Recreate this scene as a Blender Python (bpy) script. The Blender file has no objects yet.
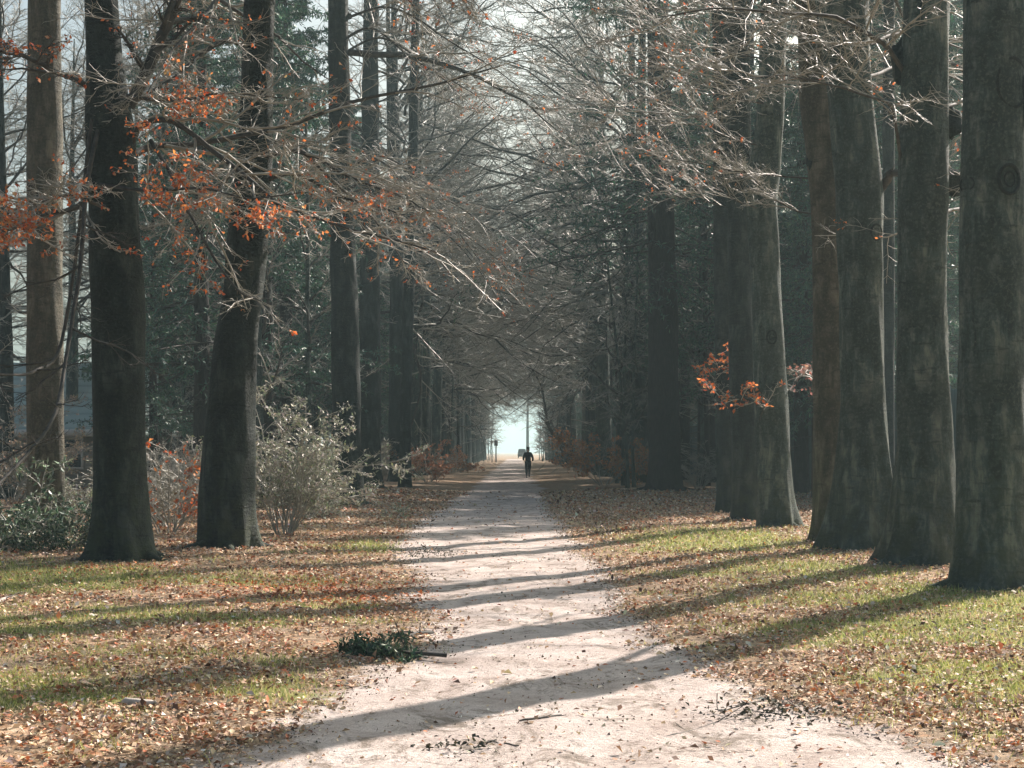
import bpy, math
import numpy as np
from mathutils import Vector
R_ = math.radians
SC = bpy.context.scene
COL = SC.collection
# ------------------------------------------------------------------ camera
F = 1600.0            # focal length in pixels of the 1024 px wide frame
HZ = 452.0            # row of the horizon
CH = 1.5              # camera height
cam = bpy.data.cameras.new("camera")
camo = bpy.data.objects.new("camera", cam); COL.objects.link(camo)
cam.sensor_width = 36.0
cam.lens = 36.0 * F / 1024.0
cam.shift_y = (HZ - 384.0) / 1024.0
cam.clip_start = 0.2; cam.clip_end = 5000
camo.location = (0, 0, CH); camo.rotation_euler = (R_(90), 0, 0)
SC.camera = camo
# ------------------------------------------------------------------ light
SUN_EL, SUN_AZ = 33.0, 37.0          # azimuth clockwise from +Y (towards +X)
w = bpy.data.worlds.new("World"); SC.world = w; w.use_nodes = True
nt = w.node_tree; bg = nt.nodes["Background"]
sky = nt.nodes.new("ShaderNodeTexSky"); sky.sky_type = 'NISHITA'; sky.sun_disc = False
sky.sun_elevation = R_(SUN_EL); sky.sun_rotation = R_(SUN_AZ)
sky.air_density = 1.0; sky.dust_density = 8.0; sky.ozone_density = 1.0
tn = nt.nodes.new("ShaderNodeMix"); tn.data_type = 'RGBA'; tn.blend_type = 'MULTIPLY'; tn.inputs[0].default_value = 1.0
nt.links.new(sky.outputs[0], tn.inputs[6]); tn.inputs[7].default_value = (0.86, 0.975, 1.0, 1)
nt.links.new(tn.outputs[2], bg.inputs[0]); bg.inputs[1].default_value = 0.066
sl = bpy.data.lights.new("sun", 'SUN'); sl.energy = 5.0; sl.angle = R_(0.5); sl.color = (1.0, 0.88, 0.80)
so = bpy.data.objects.new("sun", sl); COL.objects.link(so)
sd = Vector((math.sin(R_(SUN_AZ)) * math.cos(R_(SUN_EL)), math.cos(R_(SUN_AZ)) * math.cos(R_(SUN_EL)), math.sin(R_(SUN_EL))))
so.rotation_euler = sd.to_track_quat('Z', 'Y').to_euler(); so.location = (30, 50, 40)
SC.view_settings.view_transform = 'Standard'; SC.view_settings.look = 'None'
SC.view_settings.exposure = 1.24; SC.view_settings.gamma = 1.0
HAZE = 0.00085
cy = SC.cycles
cy.max_bounces = 4; cy.diffuse_bounces = 2; cy.glossy_bounces = 2; cy.transmission_bounces = 3
cy.volume_bounces = 0; cy.transparent_max_bounces = 8; cy.use_adaptive_sampling = True
cy.caustics_reflective = False; cy.caustics_refractive = False

# ------------------------------------------------------------------ helpers
def rng(s): return np.random.default_rng(s)

def snoise(x, y, s=1.0, seed=0):
    """cheap smooth noise in about [-1,1]"""
    r = rng(seed + 99); v = 0
    for k in range(6):
        a = r.uniform(0, 6.28); f = s * (0.7 + 0.55 * k); ph = r.uniform(0, 6.28)
        v = v + np.sin((x * math.cos(a) + y * math.sin(a)) * f + ph + 1.3 * np.sin((x * math.sin(a) - y * math.cos(a)) * f * 0.7 + ph * 2)) / (1 + 0.35 * k)
    return v / 3.2

DL = [0, 7.6, 10.5, 12.5, 16, 22, 27, 40, 60, 300, 2000]
XL = [-1.9, -1.45, -1.05, -0.62, -0.95, -1.5, -2.0, -2.1, -1.9, -1.4, -1.4]
XR = [2.4, 2.15, 1.6, 1.15, 1.15, 1.15, 1.1, 1.15, 1.3, 2.2, 2.2]
def pl(y): return np.interp(y, DL, XL)
def pr(y): return np.interp(y, DL, XR)
def gz(x, y):
    x = np.asarray(x, float); y = np.asarray(y, float)
    c = (pl(y) + pr(y)) / 2; hw = (pr(y) - pl(y)) / 2
    d = np.abs(x - c) - hw
    t = np.clip((d + 0.2) / 2.6, 0, 1); t = t * t * (3 - 2 * t)
    z = 0.10 * t
    fade = np.clip((y + 30) / 20, 0, 1) * np.clip((600 - y) / 200, 0, 1)
    z = z - fade * (1 - t) * 0.022 * (np.exp(-((x - c - .62) / .16) ** 2) + np.exp(-((x - c + .72) / .18) ** 2)) * (.7 + .5 * snoise(x * .3, y, 1.1, 7))
    z = z + fade * (1 - t) * 0.006 * snoise(x, y, 9.0, 8)
    z = z + fade * (0.022 * snoise(x, y, 0.9, 3) * (0.4 + t) + 0.010 * snoise(x, y, 3.1, 5) * (0.5 + t))
    return z
def at(px, py, D): return np.array([(px - 512.0) / F * D, D, CH - (py - HZ) / F * D])
def base_D(py):
    return (CH - 0.10) * F / (py - HZ)

def tag(o, label=None, cat=None, group=None, kind=None):
    if label: o["label"] = label
    if cat: o["category"] = cat
    if group: o["group"] = group
    if kind: o["kind"] = kind
    return o
def empty(name, loc=(0, 0, 0), rz=0.0, s=1.0):
    o = bpy.data.objects.new(name, None); COL.objects.link(o)
    o.location = tuple(loc); o.rotation_euler = (0, 0, rz); o.scale = (s, s, s); o.empty_display_size = 0.2
    return o
def copy_tree(o, parent=None):
    c = o.copy(); COL.objects.link(c); c.parent = parent
    for ch in list(o.children): copy_tree(ch, c)
    return c

class MB:
    """collects quads and triangles"""
    def __init__(s): s.V = []; s.Q = []; s.T = []; s.n = 0; s.C = []; s.useC = False; s.cur = 0; s.MQ = []; s.MT = []
    def add(s, V, Q=None, T=None, C=None):
        V = np.asarray(V, np.float32).reshape(-1, 3)
        if Q is not None and len(Q): s.Q.append(np.asarray(Q, np.int64).reshape(-1, 4) + s.n); s.MQ.append(np.full(len(s.Q[-1]), s.cur, np.int32))
        if T is not None and len(T): s.T.append(np.asarray(T, np.int64).reshape(-1, 3) + s.n); s.MT.append(np.full(len(s.T[-1]), s.cur, np.int32))
        s.V.append(V); s.n += len(V)
        if C is not None: s.useC = True; s.C.append(np.asarray(C, np.float32).reshape(-1, 3))
        else: s.C.append(np.ones((len(V), 3), np.float32))
    def mesh(s, name, mat, smooth=True):
        me = bpy.data.meshes.new(name)
        V = np.concatenate(s.V); Q = np.concatenate(s.Q) if s.Q else np.zeros((0, 4), np.int64)
        T = np.concatenate(s.T) if s.T else np.zeros((0, 3), np.int64)
        me.vertices.add(len(V)); me.vertices.foreach_set("co", V.ravel())
        nl = len(Q) * 4 + len(T) * 3
        me.loops.add(nl); me.loops.foreach_set("vertex_index", np.concatenate([Q.ravel(), T.ravel()]).astype(np.int32))
        me.polygons.add(len(Q) + len(T))
        st = np.concatenate([np.arange(len(Q)) * 4, len(Q) * 4 + np.arange(len(T)) * 3]).astype(np.int32)
        me.polygons.foreach_set("loop_start", st)
        me.update(calc_edges=True)
        if smooth: me.polygons.foreach_set("use_smooth", np.ones(len(Q) + len(T), bool))
        if s.useC:
            a = me.color_attributes.new("col", 'FLOAT_COLOR', 'POINT')
            C = np.concatenate(s.C); a.data.foreach_set("color", np.concatenate([C, np.ones((len(C), 1), np.float32)], 1).ravel())
        if isinstance(mat, (list, tuple)):
            for m_ in mat: me.materials.append(m_)
            me.polygons.foreach_set("material_index", np.concatenate(s.MQ + s.MT))
        elif mat is not None: me.materials.append(mat)
        me.validate()
        return me
    def obj(s, name, mat, parent=None, smooth=True):
        o = bpy.data.objects.new(name, s.mesh(name, mat, smooth)); COL.objects.link(o)
        if parent is not None: o.parent = parent
        return o

def tubes(mb, P, R, S=3):
    """P (N,K,3), R (N,K)"""
    P = np.asarray(P, float); R = np.asarray(R, float); N, K, _ = P.shape
    if N == 0: return
    T = np.gradient(P, axis=1); T /= np.linalg.norm(T, axis=2, keepdims=True) + 1e-9
    mt = T.mean(1); mt /= np.linalg.norm(mt, axis=1, keepdims=True) + 1e-9
    ref = np.where(np.abs(mt[:, 2:3]) > 0.8, np.array([[1., 0, 0]]), np.array([[0, 0, 1.]]))
    U = np.cross(T, ref[:, None, :]); U /= np.linalg.norm(U, axis=2, keepdims=True) + 1e-9
    W = np.cross(T, U)
    a = np.arange(S) * 2 * math.pi / S
    V = P[:, :, None, :] + R[:, :, None, None] * (np.cos(a)[None, None, :, None] * U[:, :, None, :] + np.sin(a)[None, None, :, None] * W[:, :, None, :])
    i = np.arange(S); j = (i + 1) % S
    k = np.arange(K - 1)
    q = np.stack([k[:, None] * S + i, k[:, None] * S + j, (k[:, None] + 1) * S + j, (k[:, None] + 1) * S + i], -1).reshape(-1, 4)
    Q = (np.arange(N)[:, None, None] * (K * S) + q[None]).reshape(-1, 4)
    mb.add(V.reshape(-1, 3), Q)

def curve(p0, d0, L, K, r, wig, bias):
    """random walks: p0 (N,3), d0 (N,3), L (N,)"""
    N = len(p0); d = d0 / (np.linalg.norm(d0, axis=1, keepdims=True) + 1e-9)
    P = np.zeros((N, K, 3)); P[:, 0] = p0
    for k in range(1, K):
        d = d + r.normal(0, wig, (N, 3)) + np.array([0, 0, bias])
        d /= np.linalg.norm(d, axis=1, keepdims=True) + 1e-9
        P[:, k] = P[:, k - 1] + d * (L / (K - 1))[:, None]
    return P
def taper(r0, r1, K):
    t = np.linspace(0, 1, K)[None]
    return r0[:, None] * (1 - t) + r1[:, None] * t
def grow(P, Rr, n, r, t0=0.15, t1=1.0, ratio=0.5, fall=0.55, ang=(35, 60), K=5, wig=0.12, bias=0.0, flat=0.35, up=0.1, rr=0.6, rmin=0.003, lmin=0.0):
    N, K0, _ = P.shape
    Lp = np.linalg.norm(np.diff(P, axis=1), axis=2).sum(1)
    t = t0 + (t1 - t0) * (np.arange(n)[None] + r.uniform(0, 1, (N, n))) / n
    f = np.clip(t * (K0 - 1), 0, K0 - 1.001); i = f.astype(int); fr = (f - i)[..., None]
    I = np.arange(N)[:, None]
    p = P[I, i] * (1 - fr) + P[I, i + 1] * fr
    T = P[I, i + 1] - P[I, i]; T /= np.linalg.norm(T, axis=2, keepdims=True) + 1e-9
    rp = Rr[I, i] * (1 - fr[..., 0]) + Rr[I, i + 1] * fr[..., 0]
    side = np.cross(T, np.array([0, 0, 1.0])); side /= np.linalg.norm(side, axis=2, keepdims=True) + 1e-6
    upv = np.cross(side, T)
    sg = np.where((np.arange(n)[None] + r.integers(0, 2, (N, 1))) % 2 == 0, 1.0, -1.0)
    ph = r.normal(up, flat, (N, n))
    perp = side * (sg * np.cos(ph))[..., None] + upv * np.sin(ph)[..., None]
    a = np.radians(r.uniform(ang[0], ang[1], (N, n)))[..., None]
    d = T * np.cos(a) + perp * np.sin(a)
    L = Lp[:, None] * ratio * (1 - fall * t) * r.uniform(0.6, 1.25, (N, n)) + lmin
    p = p.reshape(-1, 3); d = d.reshape(-1, 3); L = L.reshape(-1); rp = rp.reshape(-1)
    C = curve(p, d, L, K, r, wig, bias)
    r0 = np.maximum(rp * rr, rmin)
    return C, taper(r0, np.maximum(r0 * 0.35, rmin * 0.6), K)

def smoothline(pts, K):
    pts = np.asarray(pts, float); n = len(pts)
    t = np.linspace(0, n - 1, K); i = np.clip(t.astype(int), 0, n - 2); f = (t - i)[:, None]
    ext = np.vstack([2 * pts[0] - pts[1], pts, 2 * pts[-1] - pts[-2]])
    a, b, c, d = ext[i], ext[i + 1], ext[i + 2], ext[i + 3]
    return 0.5 * ((2 * b) + (-a + c) * f + (2 * a - 5 * b + 4 * c - d) * f ** 2 + (-a + 3 * b - 3 * c + d) * f ** 3)

def leafquads(mb, p, size, r, cols, droop=0.0, asp=0.6, flatness=None):
    """diamond leaves folded on the midrib: p (N,3)"""
    N = len(p)
    if flatness is None: ax = r.normal(0, 1, (N, 3))
    else:
        ax = r.normal(0, 1, (N, 3)); ax[:, 2] *= flatness
    ax[:, 2] -= droop; ax /= np.linalg.norm(ax, axis=1, keepdims=True)
    nn = r.normal(0, 1, (N, 3))
    if flatness is not None: nn = nn * flatness + np.array([0, 0, 1.0])
    s = np.cross(ax, nn); s /= np.linalg.norm(s, axis=1, keepdims=True) + 1e-9
    nn = np.cross(s, ax)
    L = (size * r.uniform(0.6, 1.3, N))[:, None]
    c = r.uniform(0.05, 0.35, N)[:, None]
    V = np.stack([p, p + ax * L * 0.5 + s * L * asp * 0.5 + nn * L * c, p + ax * L, p + ax * L * 0.5 - s * L * asp * 0.5 + nn * L * c * r.uniform(0.2, 1, N)[:, None]], 1)
    q = np.arange(N * 4).reshape(N, 4)
    T = np.concatenate([q[:, [0, 1, 2]], q[:, [0, 2, 3]]])
    mb.add(V.reshape(-1, 3), None, T, np.repeat(cols, 4, axis=0))
def pick(r, N, palette, jit=0.25):
    pal = np.array([c[:3] for c in palette]); wt = np.array([c[3] for c in palette], float); wt /= wt.sum()
    c = pal[r.choice(len(pal), N, p=wt)]
    return np.clip(c * (1 + r.normal(0, jit, (N, 1))) * (1 + r.normal(0, jit * 0.25, (N, 3))), 0.004, 0.9)

def box(mb, x0, x1, y0, y1, z0, z1):
    V = [(x0, y0, z0), (x1, y0, z0), (x1, y1, z0), (x0, y1, z0), (x0, y0, z1), (x1, y0, z1), (x1, y1, z1), (x0, y1, z1)]
    mb.add(V, [(0, 3, 2, 1), (4, 5, 6, 7), (0, 1, 5, 4), (1, 2, 6, 5), (2, 3, 7, 6), (3, 0, 4, 7)])

# ------------------------------------------------------------------ materials
def newmat(name):
    m = bpy.data.materials.new(name); m.use_nodes = True
    n = m.node_tree.nodes; b = n["Principled BSDF"]
    return m, m.node_tree, n, b
def nd(t, typ, **kw):
    n = t.nodes.new(typ)
    for k, v in kw.items(): setattr(n, k, v)
    return n
def ramp(t, stops, inp):
    n = t.nodes.new("ShaderNodeValToRGB"); e = n.color_ramp.elements
    while len(e) < len(stops): e.new(0.5)
    for i, (p, c) in enumerate(stops): e[i].position = p; e[i].color = (*c, 1) if len(c) == 3 else c
    t.links.new(inp, n.inputs[0]); return n.outputs[0]
def noise(t, vec, scale, detail=4, rough=0.6, dist=0.0):
    n = nd(t, "ShaderNodeTexNoise"); n.inputs["Scale"].default_value = scale; n.inputs["Detail"].default_value = detail
    n.inputs["Roughness"].default_value = rough; n.inputs["Distortion"].default_value = dist
    t.links.new(vec, n.inputs["Vector"]); return n.outputs["Fac"]
def mixc(t, fac, a, b, mode='MIX'):
    n = nd(t, "ShaderNodeMix", data_type='RGBA', blend_type=mode)
    if isinstance(fac, float): n.inputs[0].default_value = fac
    else: t.links.new(fac, n.inputs[0])
    for v, i in ((a, 6), (b, 7)):
        if isinstance(v, tuple): n.inputs[i].default_value = (*v, 1)
        else: t.links.new(v, n.inputs[i])
    return n.outputs[2]
def mapping(t, scale, coord="Object"):
    tc = nd(t, "ShaderNodeTexCoord"); mp = nd(t, "ShaderNodeMapping"); mp.inputs["Scale"].default_value = scale
    t.links.new(tc.outputs[coord], mp.inputs[0]); return mp.outputs[0]
def bump(t, b, h, strength=0.5, dist=0.02):
    n = nd(t, "ShaderNodeBump"); n.inputs["Strength"].default_value = strength; n.inputs["Distance"].default_value = dist
    t.links.new(h, n.inputs["Height"]); t.links.new(n.outputs[0], b.inputs["Normal"])

def bark_smooth(name, dark, mid, light, moss=(0.045, 0.06, 0.03)):
    m, t, n, b = newmat(name)
    v = mapping(t, (1, 1, 1))
    vs = mapping(t, (3.0, 3.0, 0.8)); vh = mapping(t, (1.5, 1.5, 9.0))
    streak = noise(t, vs, 2.2, 6, 0.7, 0.4); rings = noise(t, vh, 2.0, 5, 0.6, 0.3); blot = noise(t, v, 1.1, 5, 0.65, 0.5)
    fine = noise(t, v, 28, 4, 0.7)
    c = ramp(t, [(0.36, dark), (0.5, mid), (0.63, light)], streak)
    c = mixc(t, ramp(t, [(0.42, (0, 0, 0)), (0.62, (1, 1, 1))], blot), c, tuple(x * 0.45 for x in mid))
    c = mixc(t, ramp(t, [(0.55, (0, 0, 0)), (0.68, (0.8, 0.8, 0.8))], rings), c, dark)
    c = mixc(t, ramp(t, [(0.5, (0, 0, 0)), (0.75, (0.6, 0.6, 0.6))], fine), c, light)
    g = nd(t, "ShaderNodeSeparateXYZ"); t.links.new(v, g.inputs[0])
    mm = nd(t, "ShaderNodeMapRange"); mm.inputs[1].default_value = 0.0; mm.inputs[2].default_value = 1.6; mm.inputs[3].default_value = 0.75; mm.inputs[4].default_value = 0.12
    t.links.new(g.outputs[2], mm.inputs[0])
    mu = nd(t, "ShaderNodeMath", operation='MULTIPLY'); t.links.new(mm.outputs[0], mu.inputs[0])
    t.links.new(ramp(t, [(0.4, (0, 0, 0)), (0.6, (1, 1, 1))], noise(t, v, 4.5, 5, 0.7)), mu.inputs[1])
    c = mixc(t, mu.outputs[0], c, moss)
    t.links.new(c, b.inputs["Base Color"]); b.inputs["Roughness"].default_value = 0.85; b.inputs["Specular IOR Level"].default_value = 0.25
    ad = nd(t, "ShaderNodeMath", operation='ADD'); t.links.new(rings, ad.inputs[0]); t.links.new(fine, ad.inputs[1])
    bump(t, b, ad.outputs[0], 0.9, 0.035)
    return m
def bark_rough(name, dark, light):
    m, t, n, b = newmat(name)
    v = mapping(t, (6, 6, 1.1))
    vo = nd(t, "ShaderNodeTexVoronoi", feature='DISTANCE_TO_EDGE'); vo.inputs["Scale"].default_value = 2.2
    t.links.new(v, vo.inputs["Vector"])
    ns = noise(t, v, 3.0, 6, 0.7, 0.6)
    c = ramp(t, [(0.0, tuple(x * 0.35 for x in dark)), (0.12, dark), (0.5, light)], vo.outputs["Distance"])
    c = mixc(t, ramp(t, [(0.35, (0, 0, 0)), (0.7, (1, 1, 1))], ns), c, dark)
    t.links.new(c, b.inputs["Base Color"]); b.inputs["Roughness"].default_value = 0.95
    bump(t, b, vo.outputs["Distance"], 0.8, 0.06)
    return m
def simple(name, c1, c2, scale=6.0, rough=0.85, bstr=0.2):
    m, t, n, b = newmat(name); v = mapping(t, (1, 1, 1)); f = noise(t, v, scale, 5, 0.65)
    t.links.new(ramp(t, [(0.35, c1), (0.65, c2)], f), b.inputs["Base Color"]); b.inputs["Roughness"].default_value = rough
    bump(t, b, f, bstr, 0.01)
    return m
def leafmat(name, trans=0.35, rough=0.6):
    m, t, n, b = newmat(name)
    a = nd(t, "ShaderNodeAttribute", attribute_name="col")
    t.links.new(a.outputs["Color"], b.inputs["Base Color"]); b.inputs["Roughness"].default_value = rough
    tr = nd(t, "ShaderNodeBsdfTranslucent"); mx = nd(t, "ShaderNodeMixShader"); mx.inputs[0].default_value = trans
    t.links.new(a.outputs["Color"], tr.inputs[0]); t.links.new(b.outputs[0], mx.inputs[1]); t.links.new(tr.outputs[0], mx.inputs[2])
    t.links.new(mx.outputs[0], n["Material Output"].inputs[0])
    return m
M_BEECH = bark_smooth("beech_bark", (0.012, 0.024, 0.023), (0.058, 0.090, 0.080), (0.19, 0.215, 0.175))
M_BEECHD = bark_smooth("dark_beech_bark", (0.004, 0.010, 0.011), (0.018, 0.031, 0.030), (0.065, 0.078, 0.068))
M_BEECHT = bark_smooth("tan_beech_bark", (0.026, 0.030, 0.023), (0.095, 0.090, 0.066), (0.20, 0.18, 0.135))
M_CONB = bark_rough("conifer_bark", (0.020, 0.018, 0.015), (0.05, 0.042, 0.034))
M_LIMB = simple("limb_bark", (0.022, 0.023, 0.020), (0.075, 0.07, 0.058), 9)
M_TWIG = simple("twig_bark", (0.17, 0.168, 0.132), (0.40, 0.385, 0.32), 3, .5)
M_LEAF = leafmat("dry_leaf", 0.55)
M_NEED = leafmat("needles", 0.2, 0.55)
M_EVER = leafmat("evergreen_leaf", 0.15, 0.5)
M_LITTER = leafmat("litter_leaf", 0.10, 0.75)
M_GRASS = leafmat("grass_blade", 0.4, 0.6)

# ------------------------------------------------------------------ ground
def ground_nodes(t, b, b_path):
    v = mapping(t, (1, 1, 1))
    big = noise(t, v, 0.35, 4, 0.6, 0.5); med = noise(t, v, 2.2, 6, 0.7, 0.8); fine = noise(t, v, 22, 6, 0.75, 0.5)
    vo = nd(t, "ShaderNodeTexVoronoi"); vo.inputs["Scale"].default_value = 17; t.links.new(v, vo.inputs["Vector"])
    hs = nd(t, "ShaderNodeSeparateColor"); t.links.new(vo.outputs["Color"], hs.inputs[0])
    litter = ramp(t, [(0.0, (0.08, 0.05, 0.03)), (0.3, (0.24, 0.145, 0.08)), (0.6, (0.42, 0.28, 0.17)), (0.85, (0.56, 0.43, 0.30)), (1.0, (0.46, 0.17, 0.06))], hs.outputs[0])
    soil = ramp(t, [(0.3, (0.12, 0.08, 0.05)), (0.7, (0.42, 0.315, 0.21))], fine)
    grass = ramp(t, [(0.3, (0.10, 0.12, 0.035)), (0.55, (0.27, 0.28, 0.085)), (0.8, (0.44, 0.39, 0.18))], fine)
    c = mixc(t, ramp(t, [(0.42, (0, 0, 0)), (0.55, (1, 1, 1))], med), litter, soil)
    at_ = nd(t, "ShaderNodeAttribute", attribute_name="col")
    sp = nd(t, "ShaderNodeSeparateColor"); t.links.new(at_.outputs["Color"], sp.inputs[0])
    g2 = nd(t, "ShaderNodeMath", operation='ADD'); t.links.new(sp.outputs[1], g2.inputs[0])
    g3 = nd(t, "ShaderNodeMath", operation='MULTIPLY_ADD'); t.links.new(med, g3.inputs[0]); g3.inputs[1].default_value = 1.2; g3.inputs[2].default_value = -0.6
    t.links.new(g3.outputs[0], g2.inputs[1])
    c = mixc(t, ramp(t, [(0.42, (0, 0, 0)), (0.62, (0.9, 0.9, 0.9))], g2.outputs[0]), c, grass)
    if b_path:
        p = ramp(t, [(0.25, (0.30, 0.235, 0.20)), (0.47, (0.54, 0.46, 0.415)), (0.72, (0.71, 0.635, 0.59))], noise(t, v, 1.7, 7, 0.68, 0.6))
        grit = noise(t, v, 60, 4, 0.8)
        p = mixc(t, ramp(t, [(0.56, (0, 0, 0)), (0.66, (0.75, 0.75, 0.75))], grit), p, (0.26, 0.20, 0.16))
        p = mixc(t, ramp(t, [(0.51, (0, 0, 0)), (0.60, (0.85, 0.85, 0.85))], noise(t, mapping(t, (1, 0.5, 1)), 3.0, 9, 0.82, 1.0)), p, (0.19, 0.155, 0.12))
        e2 = nd(t, "ShaderNodeMath", operation='ADD'); t.links.new(sp.outputs[0], e2.inputs[0])
        e3 = nd(t, "ShaderNodeMath", operation='MULTIPLY_ADD'); t.links.new(noise(t, v, 5.0, 6, 0.75, 0.6), e3.inputs[0]); e3.inputs[1].default_value = 1.4; e3.inputs[2].default_value = -0.7
        t.links.new(e3.outputs[0], e2.inputs[1])
        c = mixc(t, ramp(t, [(0.40, (0, 0, 0)), (0.62, (1, 1, 1))], e2.outputs[0]), c, p)
    t.links.new(c, b.inputs["Base Color"]); b.inputs["Roughness"].default_value = 0.95; b.inputs["Specular IOR Level"].default_value = 0.2
    ad = nd(t, "ShaderNodeMath", operation='ADD'); t.links.new(med, ad.inputs[0]); t.links.new(fine, ad.inputs[1])
    bump(t, b, ad.outputs[0], 0.6 if not b_path else 0.75, 0.06)
M_GROUND, _t, _n, _b = newmat("forest_floor"); ground_nodes(_t, _b, False)
M_PATH, _t, _n, _b = newmat("sandy_path"); ground_nodes(_t, _b, True)

# hand-placed grassy patches seen in the photograph: (x, y, rx, ry, weight)
GP = [(-3.6, 8.6, 1.2, .4, .6), (-1.9, 15.2, .9, .5, .35), (-6.2, 20.0, 1.0, .8, .6), (2.2, 17.0, .5, .6, .4), (-4.5, 14.5, 2.6, .5, .5), (-2.6, 11.2, 1.6, .5, .5), (-5.4, 17.5, 2.2, 1.6, 1.0), (-3.2, 17.6, 1.2, 0.8, .7), (-3.2, 13.6, 1.7, 1.0, .55), (-3.0, 9.6, 1.2, 1.2, .7), (-1.5, 10, .8, 1.0, .35), (-2.2, 25.0, 0.6, 2.0, .9), (-4.5, 12, 2, 1.6, .4),
      (3.3, 26.0, 1.5, 3.6, 1.0), (3.2, 19.0, 1.6, 1.8, .65), (3.9, 15.2, 1.7, 1.5, .9), (3.4, 12.6, 1.3, 1.5, .95), (3.0, 10.2, 0.8, 1.3, .9), (4.6, 12.5, 1.0, 2.0, .7), (5.5, 15.0, 1.5, 1.2, .5)]
def grassmask(x, y):
    g = 0.0 * x
    for (a, b_, rx, ry, wt) in GP:
        g = np.maximum(g, wt * np.exp(-((x - a) / rx) ** 2 - ((y - b_) / ry) ** 2))
    return np.clip(g * 1.15 + 0.34 * snoise(x, y, 2.4, 11) + 0.16 * snoise(x * 1.0, y * .6, 7.0, 12) + 0.02, 0, 1)
def pathmask(x, y):
    d = np.minimum(x - pl(y), pr(y) - x)
    return np.clip(0.5 - np.interp(y, [24, 40, 90], [0, .30, .42]) * (.6 + .8 * snoise(x * 1.3, y * .35, 1.2, 23)) + d / 0.9 + 0.22 * snoise(x, y, 1.7, 21) + 0.12 * snoise(x, y, 5.0, 22), 0, 1)
def sheet(name, xs, ys, mat, dz=0.0, ragged=False):
    X, Y = np.meshgrid(xs, ys)
    if ragged:   # xs in [0,1] across the path
        u = X
        l = pl(Y) - 0.55 + 0.16 * snoise(Y, Y * 0, 3.2, 31) + 0.08 * snoise(Y, Y * 0, 11, 32)
        r2 = pr(Y) + 0.55 + 0.16 * snoise(Y, Y * 0, 3.0, 33) + 0.08 * snoise(Y, Y * 0, 10, 34)
        X = l + (r2 - l) * u
    Z = gz(X, Y) + dz
    V = np.stack([X, Y, Z], -1).reshape(-1, 3); nx, ny = len(xs), len(ys)
    i, j = np.meshgrid(np.arange(nx - 1), np.arange(ny - 1))
    a = (j * nx + i).ravel(); Q = np.stack([a, a + 1, a + nx + 1, a + nx], 1)
    C = np.stack([pathmask(X, Y), grassmask(X, Y), 0 * X], -1).reshape(-1, 3)
    mb = MB(); mb.add(V, Q, None, C); return mb.obj(name, mat)
xs = np.concatenate([[-700, -500, -300, -150, -80, -50], np.arange(-32, -9, 0.8), np.arange(-9, 9, 0.12), np.arange(9, 32, 0.8), [34, 50, 80, 150, 300, 500, 700]])
ys = np.concatenate([[-60, -30, -10, 0], np.arange(4, 34, 0.12), np.arange(34, 80, 0.6), np.arange(80, 330, 3), [340, 380, 450, 600, 800, 1200, 1800, 2400]])
tag(sheet("ground", xs, ys, M_GROUND), "leaf strewn forest floor with mossy grass on both sides of path", "ground", kind="structure")
yp = np.concatenate([np.arange(-8, 4, 0.5), np.arange(4, 34, 0.10), np.arange(34, 80, 0.5), np.arange(80, 341, 3)])
tag(sheet("path", np.linspace(0, 1, 41), yp, M_PATH, 0.006, True), "pale sandy track running straight through the avenue", "path", kind="structure")

# ------------------------------------------------------------------ trunks
def trunk(mb, cz, cx, cy_, rad, S=28, flare=0.55, lobes=5, seed=0, rough=0.035, fh=0.45, dz=0.22):
    """cz heights ascending (first = ground), cx/cy offsets, rad radii"""
    r = rng(seed); H = cz[-1]
    zz = np.concatenate([np.array([-0.15, 0.0, 0.06, 0.13, 0.22, 0.34, 0.5, 0.7, 0.95]), np.arange(1.2, H, dz)])
    x = np.interp(zz, cz, cx); y = np.interp(zz, cz, cy_); ra = np.interp(zz, cz, rad)
    a = np.arange(S) * 2 * math.pi / S
    A, Z = np.meshgrid(a, zz)
    ph = r.uniform(0, 6.28, 6)
    lob = 0.5 + 0.5 * np.sin(lobes * A + ph[0] + 0.8 * np.sin(2 * A + ph[1]))
    lob = lob ** 1.5 * (1 + 0.45 * np.sin(A + ph[4]) + 0.3 * np.sin(4 * A + ph[5]))
    fh = fh * (1 + 0.35 * np.sin(A * 2 + ph[2]) + 0.25 * np.sin(3 * A + ph[3]))
    nz = np.sin(3 * A + Z * 0.9 + ph[2]) * 0.5 + np.sin(2 * A - Z * 1.7 + ph[3]) * 0.5 + 0.4 * np.sin(7 * A + 3.1 * Z + ph[4]) + 0.35 * np.sin(5 * A + Z * 4.3 + ph[5])
    RR = ra[:, None] * (1 + flare * np.exp(-np.maximum(Z, 0) / fh) * (0.12 + 0.88 * lob) * 0.8 + 0.05 * lob * np.exp(-Z / 2.5) + rough * nz)
    V = np.stack([x[:, None] + RR * np.cos(A), y[:, None] + RR * np.sin(A), Z], -1).reshape(-1, 3)
    i = np.arange(S); j = (i + 1) % S; k = np.arange(len(zz) - 1)
    Q = np.stack([k[:, None] * S + i, k[:, None] * S + j, (k[:, None] + 1) * S + j, (k[:, None] + 1) * S + i], -1).reshape(-1, 4)
    mb.add(V, Q)

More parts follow.
